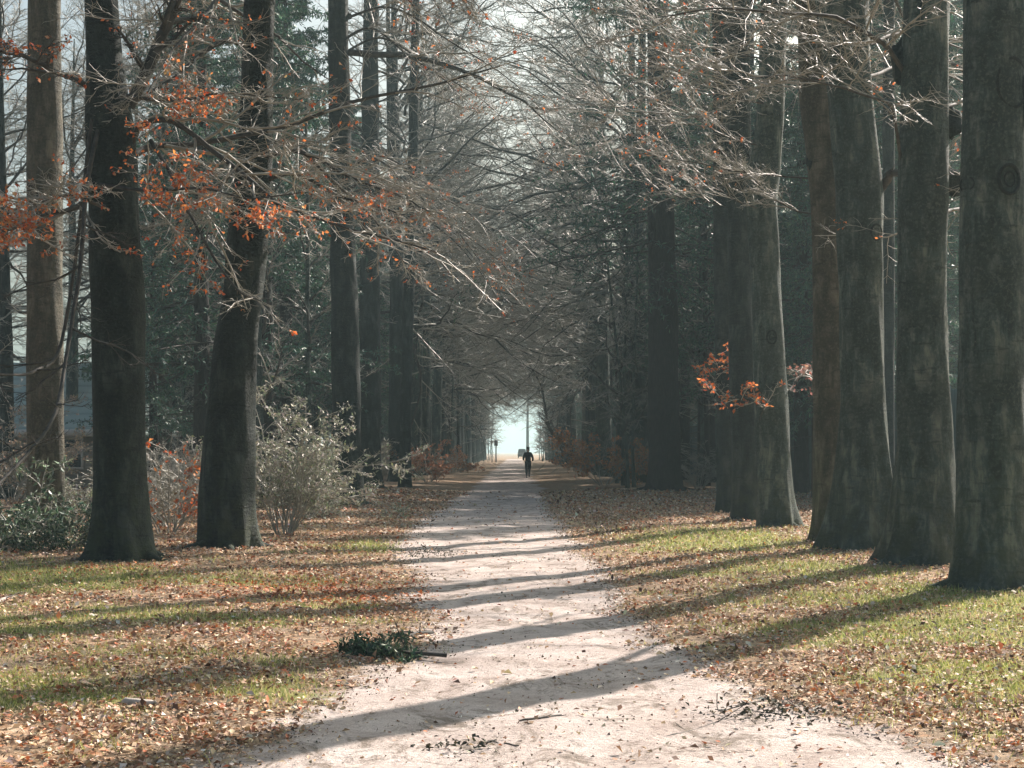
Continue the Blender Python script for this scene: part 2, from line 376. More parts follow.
def crown_from_limbs(mb, P, Rr, r, n2=8, n3=7, n4=6, thick=1.0, bias=(-0.01, 0.0, 0.0), ratio=(0.5, 0.42, 0.45), t0=0.12, flat=0.4, lmin=0.0, rmin=0.0032, S0=6, ang=(35, 60)):
    mb.cur = 0; tubes(mb, P, Rr, S0); mb.cur = 1
    P2, R2 = grow(P, Rr, n2, r, t0=t0, ang=ang, ratio=ratio[0], K=7, wig=0.15, bias=bias[0], flat=flat, rmin=rmin * 2.4 * thick, lmin=lmin)
    tubes(mb, P2, R2, 4)
    P3, R3 = grow(P2, R2, n3, r, ang=ang, ratio=ratio[1], K=5, wig=0.18, bias=bias[1], flat=flat, rmin=rmin * 1.35 * thick)
    tubes(mb, P3, R3, 3)
    out = (P3, R3)
    if n4:
        P4, R4 = grow(P3, R3, n4, r, ratio=ratio[2], K=4, wig=0.2, bias=bias[2], flat=flat, rmin=rmin * thick, lmin=0.05)
        tubes(mb, P4, R4, 3); out = (P4, R4)
    return out

def generic_crown(r, h, hb, spread=6.5, nl=22, r0=0.10, lean=(0, 0), n=(8, 7, 6), thick=1.0, trunk_r=0.3, rmin=0.0032, out_up=(10, 60), arch=0.0):
    """bare crown of limbs from height hb to h"""
    mb = MB()
    zz = hb + (h * 0.93 - hb) * (np.arange(nl) + r.uniform(0, 1, nl)) / nl
    t = (zz - hb) / (h - hb)
    az = np.arange(nl) * 2.4 + r.uniform(-0.5, 0.5, nl)
    el = np.radians(out_up[0] + (out_up[1] - out_up[0]) * t + r.normal(0, 16, nl))
    L = spread * (1.0 - 0.55 * t) * r.uniform(0.7, 1.15, nl)
    if arch > 0:      # more and longer limbs on the open +x side
        az = np.where(r.uniform(0, 1, nl) < 0.62, r.normal(0, 0.75, nl), az)
        L = L * (1 + arch * np.cos(az) * (np.cos(az) > 0))
    d = np.stack([np.cos(az) * np.cos(el), np.sin(az) * np.cos(el), np.sin(el)], 1)
    p0 = np.stack([lean[0] * zz, lean[1] * zz, zz], 1)
    P = curve(p0, d, L, 10, r, 0.17, 0.0)
    Rr = taper(r0 * (1 - 0.6 * t) * r.uniform(0.7, 1.1, nl), np.full(nl, 0.012), 10)
    crown_from_limbs(mb, P, Rr, r, *n, thick=thick, rmin=rmin)
    # leader
    return mb

def beech_proto(seed, h=24, hb=6.0, r0=0.34, spread=7.0, nl=26, n=(9, 7, 6), barkm=None, thick=1.0, rmin=0.0045, up=(5, 60), arch=0.0):
    r = rng(seed); root = empty("beech_tree")
    lx = r.uniform(-0.02, 0.02); ly = r.uniform(-0.02, 0.02)
    mb = MB(); cz = np.array([0, 2, 6, 10, 15, h]); ofs = np.cumsum(np.concatenate([[0], r.normal(0, 0.07, 5)]))
    trunk(mb, cz, lx * cz + ofs, ly * cz + np.roll(ofs, 1) * 0.5, r0 * np.array([1, 0.92, 0.82, 0.66, 0.4, 0.06]), S=16, seed=seed, dz=0.5)
    mb.obj("trunk", barkm or M_BEECH, root)
    c = generic_crown(r, h, hb, spread, nl, 0.09, (lx, ly), n, thick, rmin=rmin, out_up=up, arch=arch)
    c.obj("crown", [M_LIMB, M_TWIG], root)
    return root

def conifer_proto(seed, h=22, hb=5.0, r0=0.28, spread=3.6, dens=1.0, green=((0.026, 0.085, 0.062), (0.040, 0.115, 0.075), (0.065, 0.135, 0.075)), name="conifer_tree"):
    r = rng(seed); root = empty(name)
    mb = MB(); cz = np.array([0, 3, 8, 14, h]); ofs = np.cumsum(np.concatenate([[0], r.normal(0, 0.04, 4)]))
    trunk(mb, cz, ofs, ofs * 0.4, r0 * np.array([1, 0.92, 0.75, 0.5, 0.03]), S=12, flare=0.35, seed=seed, rough=0.02, dz=0.6)
    mb.obj("trunk", M_CONB, root)
    nb = int((h - hb) * 7 * dens)
    z = hb + (h - 0.3 - hb) * np.sort(r.uniform(0, 1, nb)) ; t = (z - hb) / (h - hb)
    az = r.uniform(0, 6.28, nb)
    L = spread * (1 - t) ** 0.75 * r.uniform(0.55, 1.15, nb) + 0.25
    el = np.radians(-12 + 40 * t + r.normal(0, 7, nb))
    d = np.stack([np.cos(az) * np.cos(el), np.sin(az) * np.cos(el), np.sin(el)], 1)
    P = curve(np.stack([0 * z, 0 * z, z], 1), d, L, 7, r, 0.05, -0.03)
    Rr = taper(0.035 * (1 - 0.7 * t) + 0.008, np.full(nb, 0.006), 7)
    cr = MB(); tubes(cr, P, Rr, 4)
    P2, R2 = grow(P, Rr, 12, r, t0=0.1, ratio=0.42, fall=0.5, ang=(45, 70), K=4, wig=0.06, bias=-0.06, flat=0.25, up=-0.1, rmin=0.005)
    tubes(cr, P2, R2, 3)
    # dead lower branches
    nd_ = 30; zd = r.uniform(1.5, hb + 1, nd_); ad = r.uniform(0, 6.28, nd_)
    Pd = curve(np.stack([0 * zd, 0 * zd, zd], 1), np.stack([np.cos(ad), np.sin(ad), -0.1 + 0 * ad], 1), r.uniform(0.5, 1.8, nd_), 6, r, 0.07, -0.03)
    Rd = taper(np.full(nd_, 0.016), np.full(nd_, 0.005), 6); tubes(cr, Pd, Rd, 3)
    Pd2, Rd2 = grow(Pd, Rd, 5, r, ratio=0.4, K=4, rmin=0.003); tubes(cr, Pd2, Rd2, 3)
    crown = cr.obj("crown", M_LIMB, root)
    # needle sprays: hanging narrow blades along every shoot
    nn = 20; N = len(P2); tt = r.uniform(0.05, 1.0, (N, nn)); f = tt * 3 * 0.999; i = f.astype(int); fr = (f - i)[..., None]
    I = np.arange(N)[:, None]; p = (P2[I, i] * (1 - fr) + P2[I, i + 1] * fr).reshape(-1, 3)
    p += r.normal(0, 0.02, p.shape)
    pal = [(*g, 1) for g in green]
    lm = MB(); leafquads(lm, p, 0.19, r, pick(r, len(p), pal, 0.3), droop=0.35, asp=0.20)
    lm.obj("needles", M_NEED, crown, smooth=False)
    return root

# ------------------------------------------------------------------ measured foreground trees
LINES = {}
def hero(name, label, py_base, prof, mat, seed, flare=0.55, fh=0.4, S=36, top=24.0, group=None, D=None, lobes=5):
    D = D or base_D(py_base)
    xc = (prof[0][1] + prof[0][2]) / 2; X = (xc - 512) / F * D
    z0 = float(gz(X, D)); root = empty(name, (X, D, z0)); tag(root, label, "tree", group)
    cz, cx, ra = [], [], []
    for (py, a, b_) in prof:
        z = CH - (py - HZ) / F * D - z0
        cz.append(max(z, 0.0)); cx.append(((a + b_) / 2 - 512) / F * D - X); ra.append((b_ - a) / 2 / F * D)
    ra[0] = ra[1] * 1.04
    sl_ = (cx[-1] - cx[-2]) / max(cz[-1] - cz[-2], .1)
    zt = cz[-1]
    for k, q in ((0.4, 0.82), (0.75, 0.5), (1.0, 0.08)):
        cz.append(zt + (top - zt) * k); cx.append(cx[len(prof) - 1] + sl_ * (top - zt) * k * 0.6); ra.append(ra[len(prof) - 1] * q)
    r = rng(seed); cyy = np.cumsum(r.normal(0, 0.03, len(cz)))
    mb = MB(); trunk(mb, np.array(cz), np.array(cx), cyy, np.array(ra), S=S, flare=flare, seed=seed, fh=fh, lobes=lobes, rough=0.05)
    mb.obj("trunk", mat, root)
    nr = 5 + seed % 3
    for q in range(nr):
        a = q * 2 * math.pi / nr + r.uniform(-.35, .35) - 1.2; L = ra[1] * r.uniform(1.9, 3.1); K = 9; t_ = np.linspace(0, 1, K)
        a_ = a + np.cumsum(r.normal(0, .05, K)); rad_ = ra[1] * .72 + (L - ra[1] * .72) * t_
        px_, py_ = rad_ * np.cos(a_), rad_ * np.sin(a_); rr0 = ra[1] * r.uniform(.20, .30)
        zz = gz(px_ + X, py_ + D) - z0 + .30 * ra[1] * (1 - t_) ** 2.2 - rr0 * .25 - .05 * t_
        rb = MB(); tubes(rb, np.stack([px_, py_, zz], 1)[None], (rr0 * (1 - .75 * t_))[None], 9); rb.obj("root", mat, root)
    root["_D"] = D; LINES[name + str(seed)] = root
    return root
def drop_private():
    for o in bpy.data.objects:
        if "_D" in o: del o["_D"]
HIGH = []
def add_high_crown(root, k, rz=0.0, s=1.0):
    o = bpy.data.objects.new("crown", HIGH[k % len(HIGH)]); COL.objects.link(o); o.parent = root; o.rotation_euler = (0, 0, rz); o.scale = (s, s, s)
def limb(root, pts, r0, r1, seed, n=(12, 8, 5), leaves=0.0, lsize=0.055, thick=1.0, dD=(0, 0), ratio=(0.42, 0.42, 0.45), bias=(-0.02, -0.01, 0.0), t0=0.15, mat=None, K=22, pal=None, rmin=0.0036, name="branch", ang=(35, 60)):
    """a branch drawn through pixel positions, D running from trunk distance + dD[0] to + dD[1]"""
    D0 = root["_D"]; o = np.array(root.location)
    Ds = np.linspace(D0 + dD[0], D0 + dD[1], len(pts))
    w_ = np.array([at(px, py, d) for (px, py), d in zip(pts, Ds)]) - o
    P = smoothline(w_, K)[None]; r = rng(seed)
    P = P + np.cumsum(r.normal(0, 0.006, P.shape), 1)
    Rr = taper(np.array([r0]), np.array([r1]), K)
    mb = MB(); Pf, Rf = crown_from_limbs(mb, P, Rr, r, *n, thick=thick, ratio=ratio, bias=bias, t0=t0, flat=0.38, rmin=rmin, ang=ang)
    b_ = mb.obj(name, [M_LIMB, mat or M_TWIG], root)
    if leaves > 0:
        N, K4, _ = Pf.shape; sel = r.uniform(0, 1, N)
        # clustered: leaves kept where smooth noise is high
        nz = snoise(Pf[:, -1, 0] + o[0], Pf[:, -1, 2], 1.6, seed)
        ok = np.where(sel < leaves * 1.5 * np.clip(0.6 + nz * 1.6, 0, 3))[0]
        p = np.concatenate([Pf[ok, -1], Pf[ok, K4 // 2], Pf[ok, K4 - 2]])
        lm = MB(); leafquads(lm, p, lsize, r, pick(r, len(p), pal or ORANGE, 0.28), droop=0.5)
        lm.obj("leaves", M_LEAF, b_, smooth=False)
    return b_
ORANGE = [(0.55, 0.15, 0.04, 4), (0.62, 0.22, 0.07, 3), (0.45, 0.09, 0.03, 2), (0.50, 0.28, 0.15, 2)]
def burl(root, px, py, rpx, seed, dy=-0.3, squash=(1, 1, 1)):
    D = root["_D"]; c = at(px, py, D) - np.array(root.location); c[1] += dy
    r = rng(seed); n, m_ = 14, 20; rr = rpx / F * D
    th = np.linspace(0, math.pi, n); ph = np.arange(m_) * 2 * math.pi / m_
    TH, PH = np.meshgrid(th, ph, indexing='ij'); q = r.uniform(0, 6, 4)
    k = rr * (1 + 0.14 * np.sin(3 * PH + q[0] + 2 * TH) + 0.12 * np.sin(4 * TH + q[1] - PH) + 0.07 * np.sin(6 * PH + 5 * TH + q[2]))
    V = np.stack([np.sin(TH) * np.cos(PH) * k * squash[0], np.sin(TH) * np.sin(PH) * k * squash[1], np.cos(TH) * k * squash[2]], -1) + c
    i = np.arange(m_); j = (i + 1) % m_; kk = np.arange(n - 1)
    Q = np.stack([kk[:, None] * m_ + i, (kk[:, None] + 1) * m_ + i, (kk[:, None] + 1) * m_ + j, kk[:, None] * m_ + j], -1).reshape(-1, 4)
    mb = MB(); mb.add(V.reshape(-1, 3), Q); mb.obj("burl", M_BEECHD, root)
def knot(root, px, py, rpx, seed, th_=0.3, tall=1.3):
    """raised ring of a healed branch scar on the camera side of the trunk"""
    D = root["_D"]; c = at(px, py, D) - np.array(root.location)
    me = [o for o in root.children if o.name.startswith("trunk")][0].data
    co = np.zeros(len(me.vertices) * 3, np.float32); me.vertices.foreach_get("co", co); co = co.reshape(-1, 3)
    for q, (s, rt) in enumerate(((1.0, th_), (0.5, th_ * 0.8))):
        mb = MB()
        a = np.linspace(0, 2 * math.pi, 25); rr = rpx / F * D * s
        x = c[0] + rr * np.cos(a); z = c[2] + rr * tall * np.sin(a); y = []
        for xx, zz in zip(x, z):
            sel = co[np.abs(co[:, 2] - zz) < 0.15]; cx = (sel[:, 0].max() + sel[:, 0].min()) / 2; cyc = (sel[:, 1].max() + sel[:, 1].min()) / 2
            R = (sel[:, 0].max() - sel[:, 0].min()) / 2
            y.append(cyc - math.sqrt(max(R * R - (xx - cx) ** 2, (R * .25) ** 2)))
        P = np.stack([x, np.array(y) + .008, z], 1)[None]
        tubes(mb, P, np.full((1, 25), rr * rt * 0.6), 7)
        mb.obj("branch_scar", M_BEECHD, root)
def trunk_front(root, x, z):
    me = [o for o in root.children if o.name.startswith("trunk")][0].data
    co = np.zeros(len(me.vertices) * 3, np.float32); me.vertices.foreach_get("co", co); co = co.reshape(-1, 3)
    s = (np.abs(co[:, 2] - z) < 0.25) & (np.abs(co[:, 0] - x) < 0.12)
    return -co[s][:, 1].min() if s.any() else 0.3

for k in range(3):
    r = rng(500 + k)
    HIGH.append(generic_crown(r, 23, 11.0, 6.0, 15, 0.085, (0, 0), (7, 6, 3), thick=1.3, out_up=(20, 62)).mesh("crown", [M_LIMB, M_TWIG]))

L0 = hero("beech_tree", "leftmost big trunk, tan with a bright rim, behind the drooping evergreen sprays", 533, [(533, 24, 66), (500, 27, 63), (300, 27, 62), (100, 27, 61), (0, 28, 60)], M_BEECHT, 1)
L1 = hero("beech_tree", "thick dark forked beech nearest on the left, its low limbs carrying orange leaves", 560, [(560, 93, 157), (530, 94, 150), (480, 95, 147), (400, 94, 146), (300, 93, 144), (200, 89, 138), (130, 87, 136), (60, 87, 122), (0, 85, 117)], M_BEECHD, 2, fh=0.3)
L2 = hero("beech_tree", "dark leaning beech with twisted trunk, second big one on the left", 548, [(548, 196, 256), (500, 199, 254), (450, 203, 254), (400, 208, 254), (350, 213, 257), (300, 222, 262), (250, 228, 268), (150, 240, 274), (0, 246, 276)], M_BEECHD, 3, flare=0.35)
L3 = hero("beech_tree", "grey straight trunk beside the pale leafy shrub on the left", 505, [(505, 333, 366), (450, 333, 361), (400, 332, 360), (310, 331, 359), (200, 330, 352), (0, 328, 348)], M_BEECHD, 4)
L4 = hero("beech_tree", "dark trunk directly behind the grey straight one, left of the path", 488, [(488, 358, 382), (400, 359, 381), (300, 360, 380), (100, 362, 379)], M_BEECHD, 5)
L5 = hero("beech_tree", "slender dark trunk closest to the path on the left side", 488, [(488, 397, 413), (400, 400, 411), (300, 403, 414), (150, 408, 418)], M_BEECHD, 6, D=64)
R1 = hero("beech_tree", "nearest huge grey beech at the far right with ringed branch scars", 589, [(589, 950, 1032), (560, 954, 1029), (500, 957, 1026), (300, 960, 1022), (185, 959, 1022), (0, 963, 1022)], M_BEECH, 7, fh=0.35)
R2 = hero("beech_tree", "second big beech from the right, with dark burls high on its side", 564, [(564, 888, 956), (540, 892, 954), (450, 896, 948), (300, 895, 943), (200, 895, 944), (100, 897, 942), (0, 899, 944)], M_BEECH, 8, flare=0.65)
R3 = hero("beech_tree", "third big beech from the right, with broad root spread at its foot", 548, [(548, 832, 896), (520, 836, 893), (400, 842, 884), (300, 838, 882), (200, 836, 882), (100, 828, 872), (0, 815, 868)], M_BEECH, 9, flare=0.9, fh=0.55)
R3b = hero("beech_tree", "tan beech standing tight against the left side of the broad-rooted one", 543, [(543, 808, 846), (500, 813, 842), (300, 812, 842), (200, 810, 842), (100, 800, 834), (0, 795, 826)], M_BEECHT, 10, flare=0.5, D=25.2)
R4 = hero("beech_tree", "pale grey beech with kinked trunk, front one of the cluster of three", 527, [(527, 757, 797), (450, 757, 791), (300, 752, 782), (200, 746, 777), (120, 757, 785), (0, 762, 788)], M_BEECH, 11)
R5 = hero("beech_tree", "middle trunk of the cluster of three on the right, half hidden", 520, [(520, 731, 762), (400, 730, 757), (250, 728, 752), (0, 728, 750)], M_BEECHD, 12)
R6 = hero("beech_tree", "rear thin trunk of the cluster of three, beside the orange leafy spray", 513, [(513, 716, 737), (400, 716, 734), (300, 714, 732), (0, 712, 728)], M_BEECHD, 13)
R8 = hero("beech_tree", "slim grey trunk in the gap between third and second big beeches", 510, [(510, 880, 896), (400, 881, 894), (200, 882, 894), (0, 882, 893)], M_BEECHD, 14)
for k, t_ in enumerate((L0, L1, L2, L3, L4, L5, R1, R2, R3, R3b, R4, R5, R6, R8)):
    add_high_crown(t_, k, k * 1.9, 0.9 + 0.05 * (k % 4))

# big limbs of the left forked beech
limb(L1, [(128, 105), (147, 70), (163, 32), (176, 0), (190, -50), (200, -110)], 0.085, 0.05, 21, n=(10, 8, 5), leaves=.10, mat=M_LIMB)
limb(L1, [(124, 160), (140, 150), (160, 144), (190, 144), (230, 138), (290, 126), (350, 104), (410, 92), (450, 84), (500, 70)], 0.055, 0.012, 22, n=(14, 8, 5), leaves=.10, dD=(0, 2.5))
limb(L1, [(126, 158), (140, 126), (165, 118), (190, 130), (220, 155), (250, 178), (275, 200), (300, 212), (350, 228), (400, 240), (440, 252)], 0.045, 0.010, 23, n=(14, 8, 5), leaves=.10, dD=(0, -2))
limb(L1, [(150, 140), (165, 165), (180, 195), (195, 225), (215, 262), (238, 290), (262, 300)], 0.03, 0.008, 24, n=(8, 6, 4), leaves=.25, dD=(0, -2))
limb(L1, [(96, 175), (80, 205), (50, 215), (20, 228), (-30, 245)], 0.045, 0.015, 25, n=(12, 8, 5), leaves=.4, dD=(0, -3))
limb(L1, [(96, 90), (60, 74), (30, 58), (0, 50), (-40, 30)], 0.04, 0.012, 26, n=(12, 8, 5), leaves=.12, dD=(0, -2), mat=M_LIMB)
limb(L1, [(100, 185), (150, 190), (200, 186), (250, 196), (300, 190)], 0.028, 0.006, 27, n=(14, 8, 6), leaves=.55, dD=(-0.3, -3))
limb(L1, [(110, 210), (70, 196), (30, 206), (-20, 214)], 0.024, 0.006, 28, n=(14, 8, 6), leaves=.6, dD=(-0.3, -3))
limb(L1, [(120, 95), (170, 100), (230, 92), (300, 100)], 0.028, 0.006, 29, n=(14, 8, 6), leaves=.3, dD=(-0.3, -1))
# dark limb hanging at the far left edge
limb(L1, [(97, 130), (84, 200), (80, 270), (70, 335), (60, 395), (50, 428), (26, 460), (-10, 492)], 0.030, 0.016, 30, n=(8, 6, 4), dD=(-0.3, -5), mat=M_LIMB, ratio=(0.2, 0.5, 0.5), K=30)
limb(L1, [(92, 120), (66, 330), (40, 370), (10, 374), (-30, 368)], 0.026, 0.012, 31, n=(6, 5, 4), dD=(-0.3, -4), mat=M_LIMB, ratio=(0.2, 0.5, 0.5), K=26)
# long twiggy limbs sweeping from the left trees over the path
rr_ = rng(77)
for k in range(27):
    root = (L2, L2, L3, L3, L4, L5)[k % 6]
    x0 = {0: 250, 1: 262, 2: 340, 3: 342, 4: 370, 5: 410}[k % 6]
    y0 = rr_.uniform(-110, 240); dx = rr_.uniform(120, 230) * (0.45 if k % 6 == 5 else 1); dy = rr_.uniform(30, 110)
    if k % 3 == 1: dx = -dx * 0.7
    pts = [(x0, y0), (x0 + dx * .25, y0 - 14), (x0 + dx * .55, y0 + dy * .25), (x0 + dx * .8, y0 + dy * .6), (x0 + dx, y0 + dy)]
    limb(root, pts, 0.04, 0.008, 100 + k, n=(16, 8, 6), leaves=.05 if k % 4 else .12, dD=(0, rr_.uniform(-5, 4)), ratio=(0.42, 0.45, 0.45), rmin=0.0034, ang=(24, 50))
# twigs on the right row, pale in the sun
limb(R2, [(903, 70), (885, 45), (860, 28), (830, 15), (780, 10), (720, 4), (660, 14)], 0.035, 0.007, 201, n=(14, 8, 6), dD=(-.2, -3), mat=M_TWIG)
limb(R2, [(900, 160), (893, 120), (884, 104), (860, 97), (825, 88), (780, 80), (740, 84)], 0.022, 0.006, 202, n=(12, 8, 6), dD=(-.2, -3))
limb(R3, [(880, 190), (890, 176), (905, 178)], 0.07, 0.05, 203, n=(2, 2, 2), dD=(0, -.3), ratio=(0.3, 0.4, 0.4), mat=M_LIMB)
for k in range(14):
    q = k % 5
    root = (R3b, R4, R4, R5, R6)[q]; x0 = (812, 765, 770, 735, 722)[q]
    y0 = rr_.uniform(-40, 215); dx = -rr_.uniform(90, 190); dy = -rr_.uniform(15, 90)
    pts = [(x0, y0), (x0 + dx * .3, y0 + dy * .15), (x0 + dx * .6, y0 + dy * .5), (x0 + dx, y0 + dy)]
    limb(root, pts, 0.016, 0.005, 230 + k, n=(16, 9, 5), leaves=.02, dD=(0, rr_.uniform(-7, 1)), ratio=(0.48, 0.45, 0.4), rmin=0.0026, ang=(20, 42), bias=(-.015, -.01, 0))
for k in range(6):
    root = (R1, R2, R3)[k % 3]; x0 = (975, 930, 870)[k % 3]; y0 = rr_.uniform(-60, 250)
    pts = [(x0, y0), (x0 + 40, y0 - 10), (x0 + 90, y0 + 6), (x0 + 140, y0 + 30)]
    limb(root, pts, 0.03, 0.006, 270 + k, n=(12, 8, 6), leaves=.05, dD=(.4, 7), ratio=(0.42, 0.45, 0.45))
# burls and scars
burl(R2, 947, 125, 12, 41, dy=-0.12, squash=(1.0, .8, 1.15)); burl(R2, 950, 183, 14, 42, dy=-0.05, squash=(1.0, .8, .9)); burl(R2, 898, 65, 13, 43, dy=-0.12, squash=(.7, .8, 1.5))
burl(R1, 1020, 100, 16, 44, dy=-0.15, squash=(.7, .8, 1.6)); burl(R3b, 812, 160, 9, 45, dy=-0.1, squash=(.8, .8, 1.4))
knot(R1, 999, 185, 11, 46); knot(R1, 1003, 90, 16, 47, th_=0.22, tall=1.5); knot(R1, 962, 187, 5, 48); knot(R3, 872, 235, 6, 49); knot(R4, 770, 338, 5, 50)

# ------------------------------------------------------------------ avenue rows further on
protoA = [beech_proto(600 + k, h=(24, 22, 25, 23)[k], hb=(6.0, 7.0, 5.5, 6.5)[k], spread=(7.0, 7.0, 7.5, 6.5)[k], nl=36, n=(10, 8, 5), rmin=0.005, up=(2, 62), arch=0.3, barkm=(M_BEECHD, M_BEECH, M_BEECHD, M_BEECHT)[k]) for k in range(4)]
protoF = [beech_proto(650 + k, h=24, hb=(11, 12.5)[k], spread=6.5, nl=36, n=(10, 7, 5), rmin=0.0075, up=(14, 64), arch=0.25, barkm=M_BEECHD) for k in range(2)]
protoC = [conifer_proto(700 + k, h=(23, 20, 26)[k], hb=(5.5, 3.5, 7.0)[k], spread=(3.6, 4.0, 3.4)[k]) for k in range(3)]
protoT = [beech_proto(800 + k, h=(15, 13)[k], hb=(3.0, 2.4)[k], r0=(0.11, 0.09)[k], spread=(2.8, 2.6)[k], nl=16, n=(7, 6, 4), up=(20, 65), rmin=0.004) for k in range(2)]
protoY = [beech_proto(830 + k, h=(9, 12)[k], hb=(1.5, 3)[k], r0=.08, spread=(2.4, 3.0)[k], nl=20, n=(7, 6, 3), up=(25, 70), rmin=0.008) for k in range(2)]
used = {}
def put(proto, x, y, s, rz, label, cat, group=None, tilt=(0, 0)):
    if proto.name in used: o = copy_tree(proto)
    else: o = proto; used[proto.name] = 1
    o.location = (x, y, float(gz(x, y)) - 0.03); o.scale = (s, s, s); o.rotation_euler = (tilt[0], tilt[1], rz)
    tag(o, label, cat, group); return o
r = rng(900)
cnt = {}
def far_label(side, y):
    c = cnt[side] = cnt.get(side, 0) + 1; w_ = "left" if side < 0 else "right"; ref = "slender dark trunk" if side < 0 else "massive dark fir"
    return {1: "first bare avenue tree beyond the %s" % ref, 2: "second bare avenue tree beyond the %s" % ref, 3: "third bare avenue tree beyond the %s" % ref, 4: "fourth bare avenue tree beyond the %s" % ref}.get(c, "far %s avenue tree in the long row fading into haze" % w_)
for side in (-1, 1):
    y = 76.0 if side < 0 else 74.0
    while y < 300:
        k = int(r.integers(0, 4))
        x = side * (5.7 + r.uniform(-0.4, 0.4)) + (0.3 if y > 100 else 0)
        if side > 0 and y > 180: x += 0.6
        put(protoA[k] if y < 150 else protoF[k % 2], x, y, r.uniform(0.9, 1.08) * float(np.interp(y, [80, 150], [1.22, 1.0])) * (1 if y < 150 else r.uniform(.85, 1.2)), (0 if side < 0 else math.pi) + r.normal(0, .35), far_label(side, y), "tree", "%s avenue row beyond the walker" % ("left" if side < 0 else "right"))
        y += r.uniform(5.0, 7.5)
put(protoF[0], 4.2, 430, 1.3, 0.4, "lone hazy tree standing beyond the bright end of the avenue", "tree")
for (x_, y_, l_) in ((-6.6, 325, "hazy bare tree at the left jamb of the bright opening"), (-7.2, 352, "second hazy bare tree past the left end of the avenue"), (-6.4, 385, "faintest hazy tree left of the bright opening"), (7.0, 322, "hazy bare tree at the right jamb of the bright opening"), (8.4, 356, "second hazy bare tree past the right end of the avenue")):
    put(protoA[int(r.integers(0, 4))], x_, y_, r.uniform(.7, 1.0), r.uniform(0, 6.28), l_, "tree")
for k in range(16):
    side = -1 if k % 2 else 1; y = 165 + 9 * k + r.uniform(-3, 3); x = side * r.uniform(3.9, 5.0) + (.6 if side > 0 else 0)
    put(protoY[k % 2], x, y, r.uniform(.7, 1.1), r.uniform(0, 6.28), "young hazy tree at the far %s edge of the path" % ("left" if side < 0 else "right"), "young tree", "young trees at the far %s path edge" % ("left" if side < 0 else "right"), (0, -side * r.uniform(0, .12)))
# tall conifer on the right with hanging dark boughs
R7 = hero("fir_tree", "massive dark fir trunk right of the path with hanging boughs", 490, [(490, 648, 682), (400, 648, 679), (300, 648, 677), (150, 648, 672), (0, 647, 668)], M_CONB, 15, D=58, top=27, flare=.25)
bmb = conifer_proto(710, h=27, hb=8.5, r0=0.1, spread=6.8, dens=1.0)
for ch in list(bmb.children):
    if ch.name.startswith("trunk"): bpy.data.objects.remove(ch)
    else: ch.parent = R7
bpy.data.objects.remove(bmb)
# dark conifers making the wall of forest
def conif(x, y, s, label, group): put(protoC[int(r.integers(0, 3))], x, y, s, r.uniform(0, 6.28), label, "conifer", group)
cands = []
for k in range(2400):
    side = -1 if k % 2 else 1
    y = r.uniform(34, 210) if side < 0 else r.uniform(50, 210)
    x = side * (8.5 + abs(r.normal(0, 11))) if side < 0 else side * (12.3 + abs(r.normal(0, 10)))
    px = 512 + F * x / y
    if side < 0 and not ((165 if y < 60 else 142) < px < 488): continue
    if side > 0 and not (555 < px < 1070): continue
    if any((x - a) ** 2 + (y - b_) ** 2 < (2.5 + y * 0.008) ** 2 for a, b_ in cands): continue
    cands.append((x, y))
    if len(cands) > 132: break
for x, y in cands:
    if x < 0: conif(x, y, r.uniform(0.8, 1.1), "dark conifer in the dense wood behind the left row", "conifers of the left wood")
    else:
        lim = (14.5 + (x - 12) * 0.55 + max(0, y - 58) * 0.6) / 23.0
        conif(x, y, min(lim * r.uniform(0.85, 1.05), 1.12), "dark conifer in the dense wood behind the fence", "conifers of the right wood")
for k in range(34):
    side = -1 if k % 2 else 1; y = 130 + 170 * (k // 2 + r.uniform(0, 1)) / 17; x = side * r.uniform(8.5, 14)
    conif(x, y, r.uniform(.8, 1.1), "distant conifer behind the far %s avenue row" % ("left" if side < 0 else "right"), "distant conifers %s" % ("left" if side < 0 else "right"))
for (x, y, s_) in ((13.5, 60, 1.0), (15.5, 66, 1.05)):
    conif(x, y, s_, "dark conifer added near the fence to shade the path" if x < 10.9 else "dark conifer in the dense wood behind the fence", "conifers added for shade near the fence" if x < 10.9 else "conifers of the right wood")
conif((153 - 512) / F * 51, 51, .55, "small dark conifer seen between the two big left trunks", None)
for (x, y, s) in ((7.9, 66, .95), (8.6, 80, 1.0), (8.2, 98, 1.0), (9.6, 43, .72), (12.6, 47.5, .75), (9.2, 48, .8), (13.2, 53, .85), (9.6, 53, .9), (12.6, 57, .95), (9.3, 62, 1.0), (9.0, 73, 1.1), (9.6, 90, 1.1), (-8.2, 58, 1.0), (-7.7, 50, .9), (-8.4, 82, 1.0), (-8.8, 100, 1.0)):
    if x > 0: conif(x, y, s, "dark conifer added near the fence to shade the path", "conifers added for shade near the fence")  # right-hand conifers are added to cast shade on the path and verge
    else: conif(x, y, s, {58: "dark conifer behind the trunk directly after the grey straight one", 50: "nearest dark conifer close behind the left row", 82: "dark conifer behind the slender dark trunk", 100: "farthest dark conifer close behind the left row"}[y], "conifers close behind the left row")
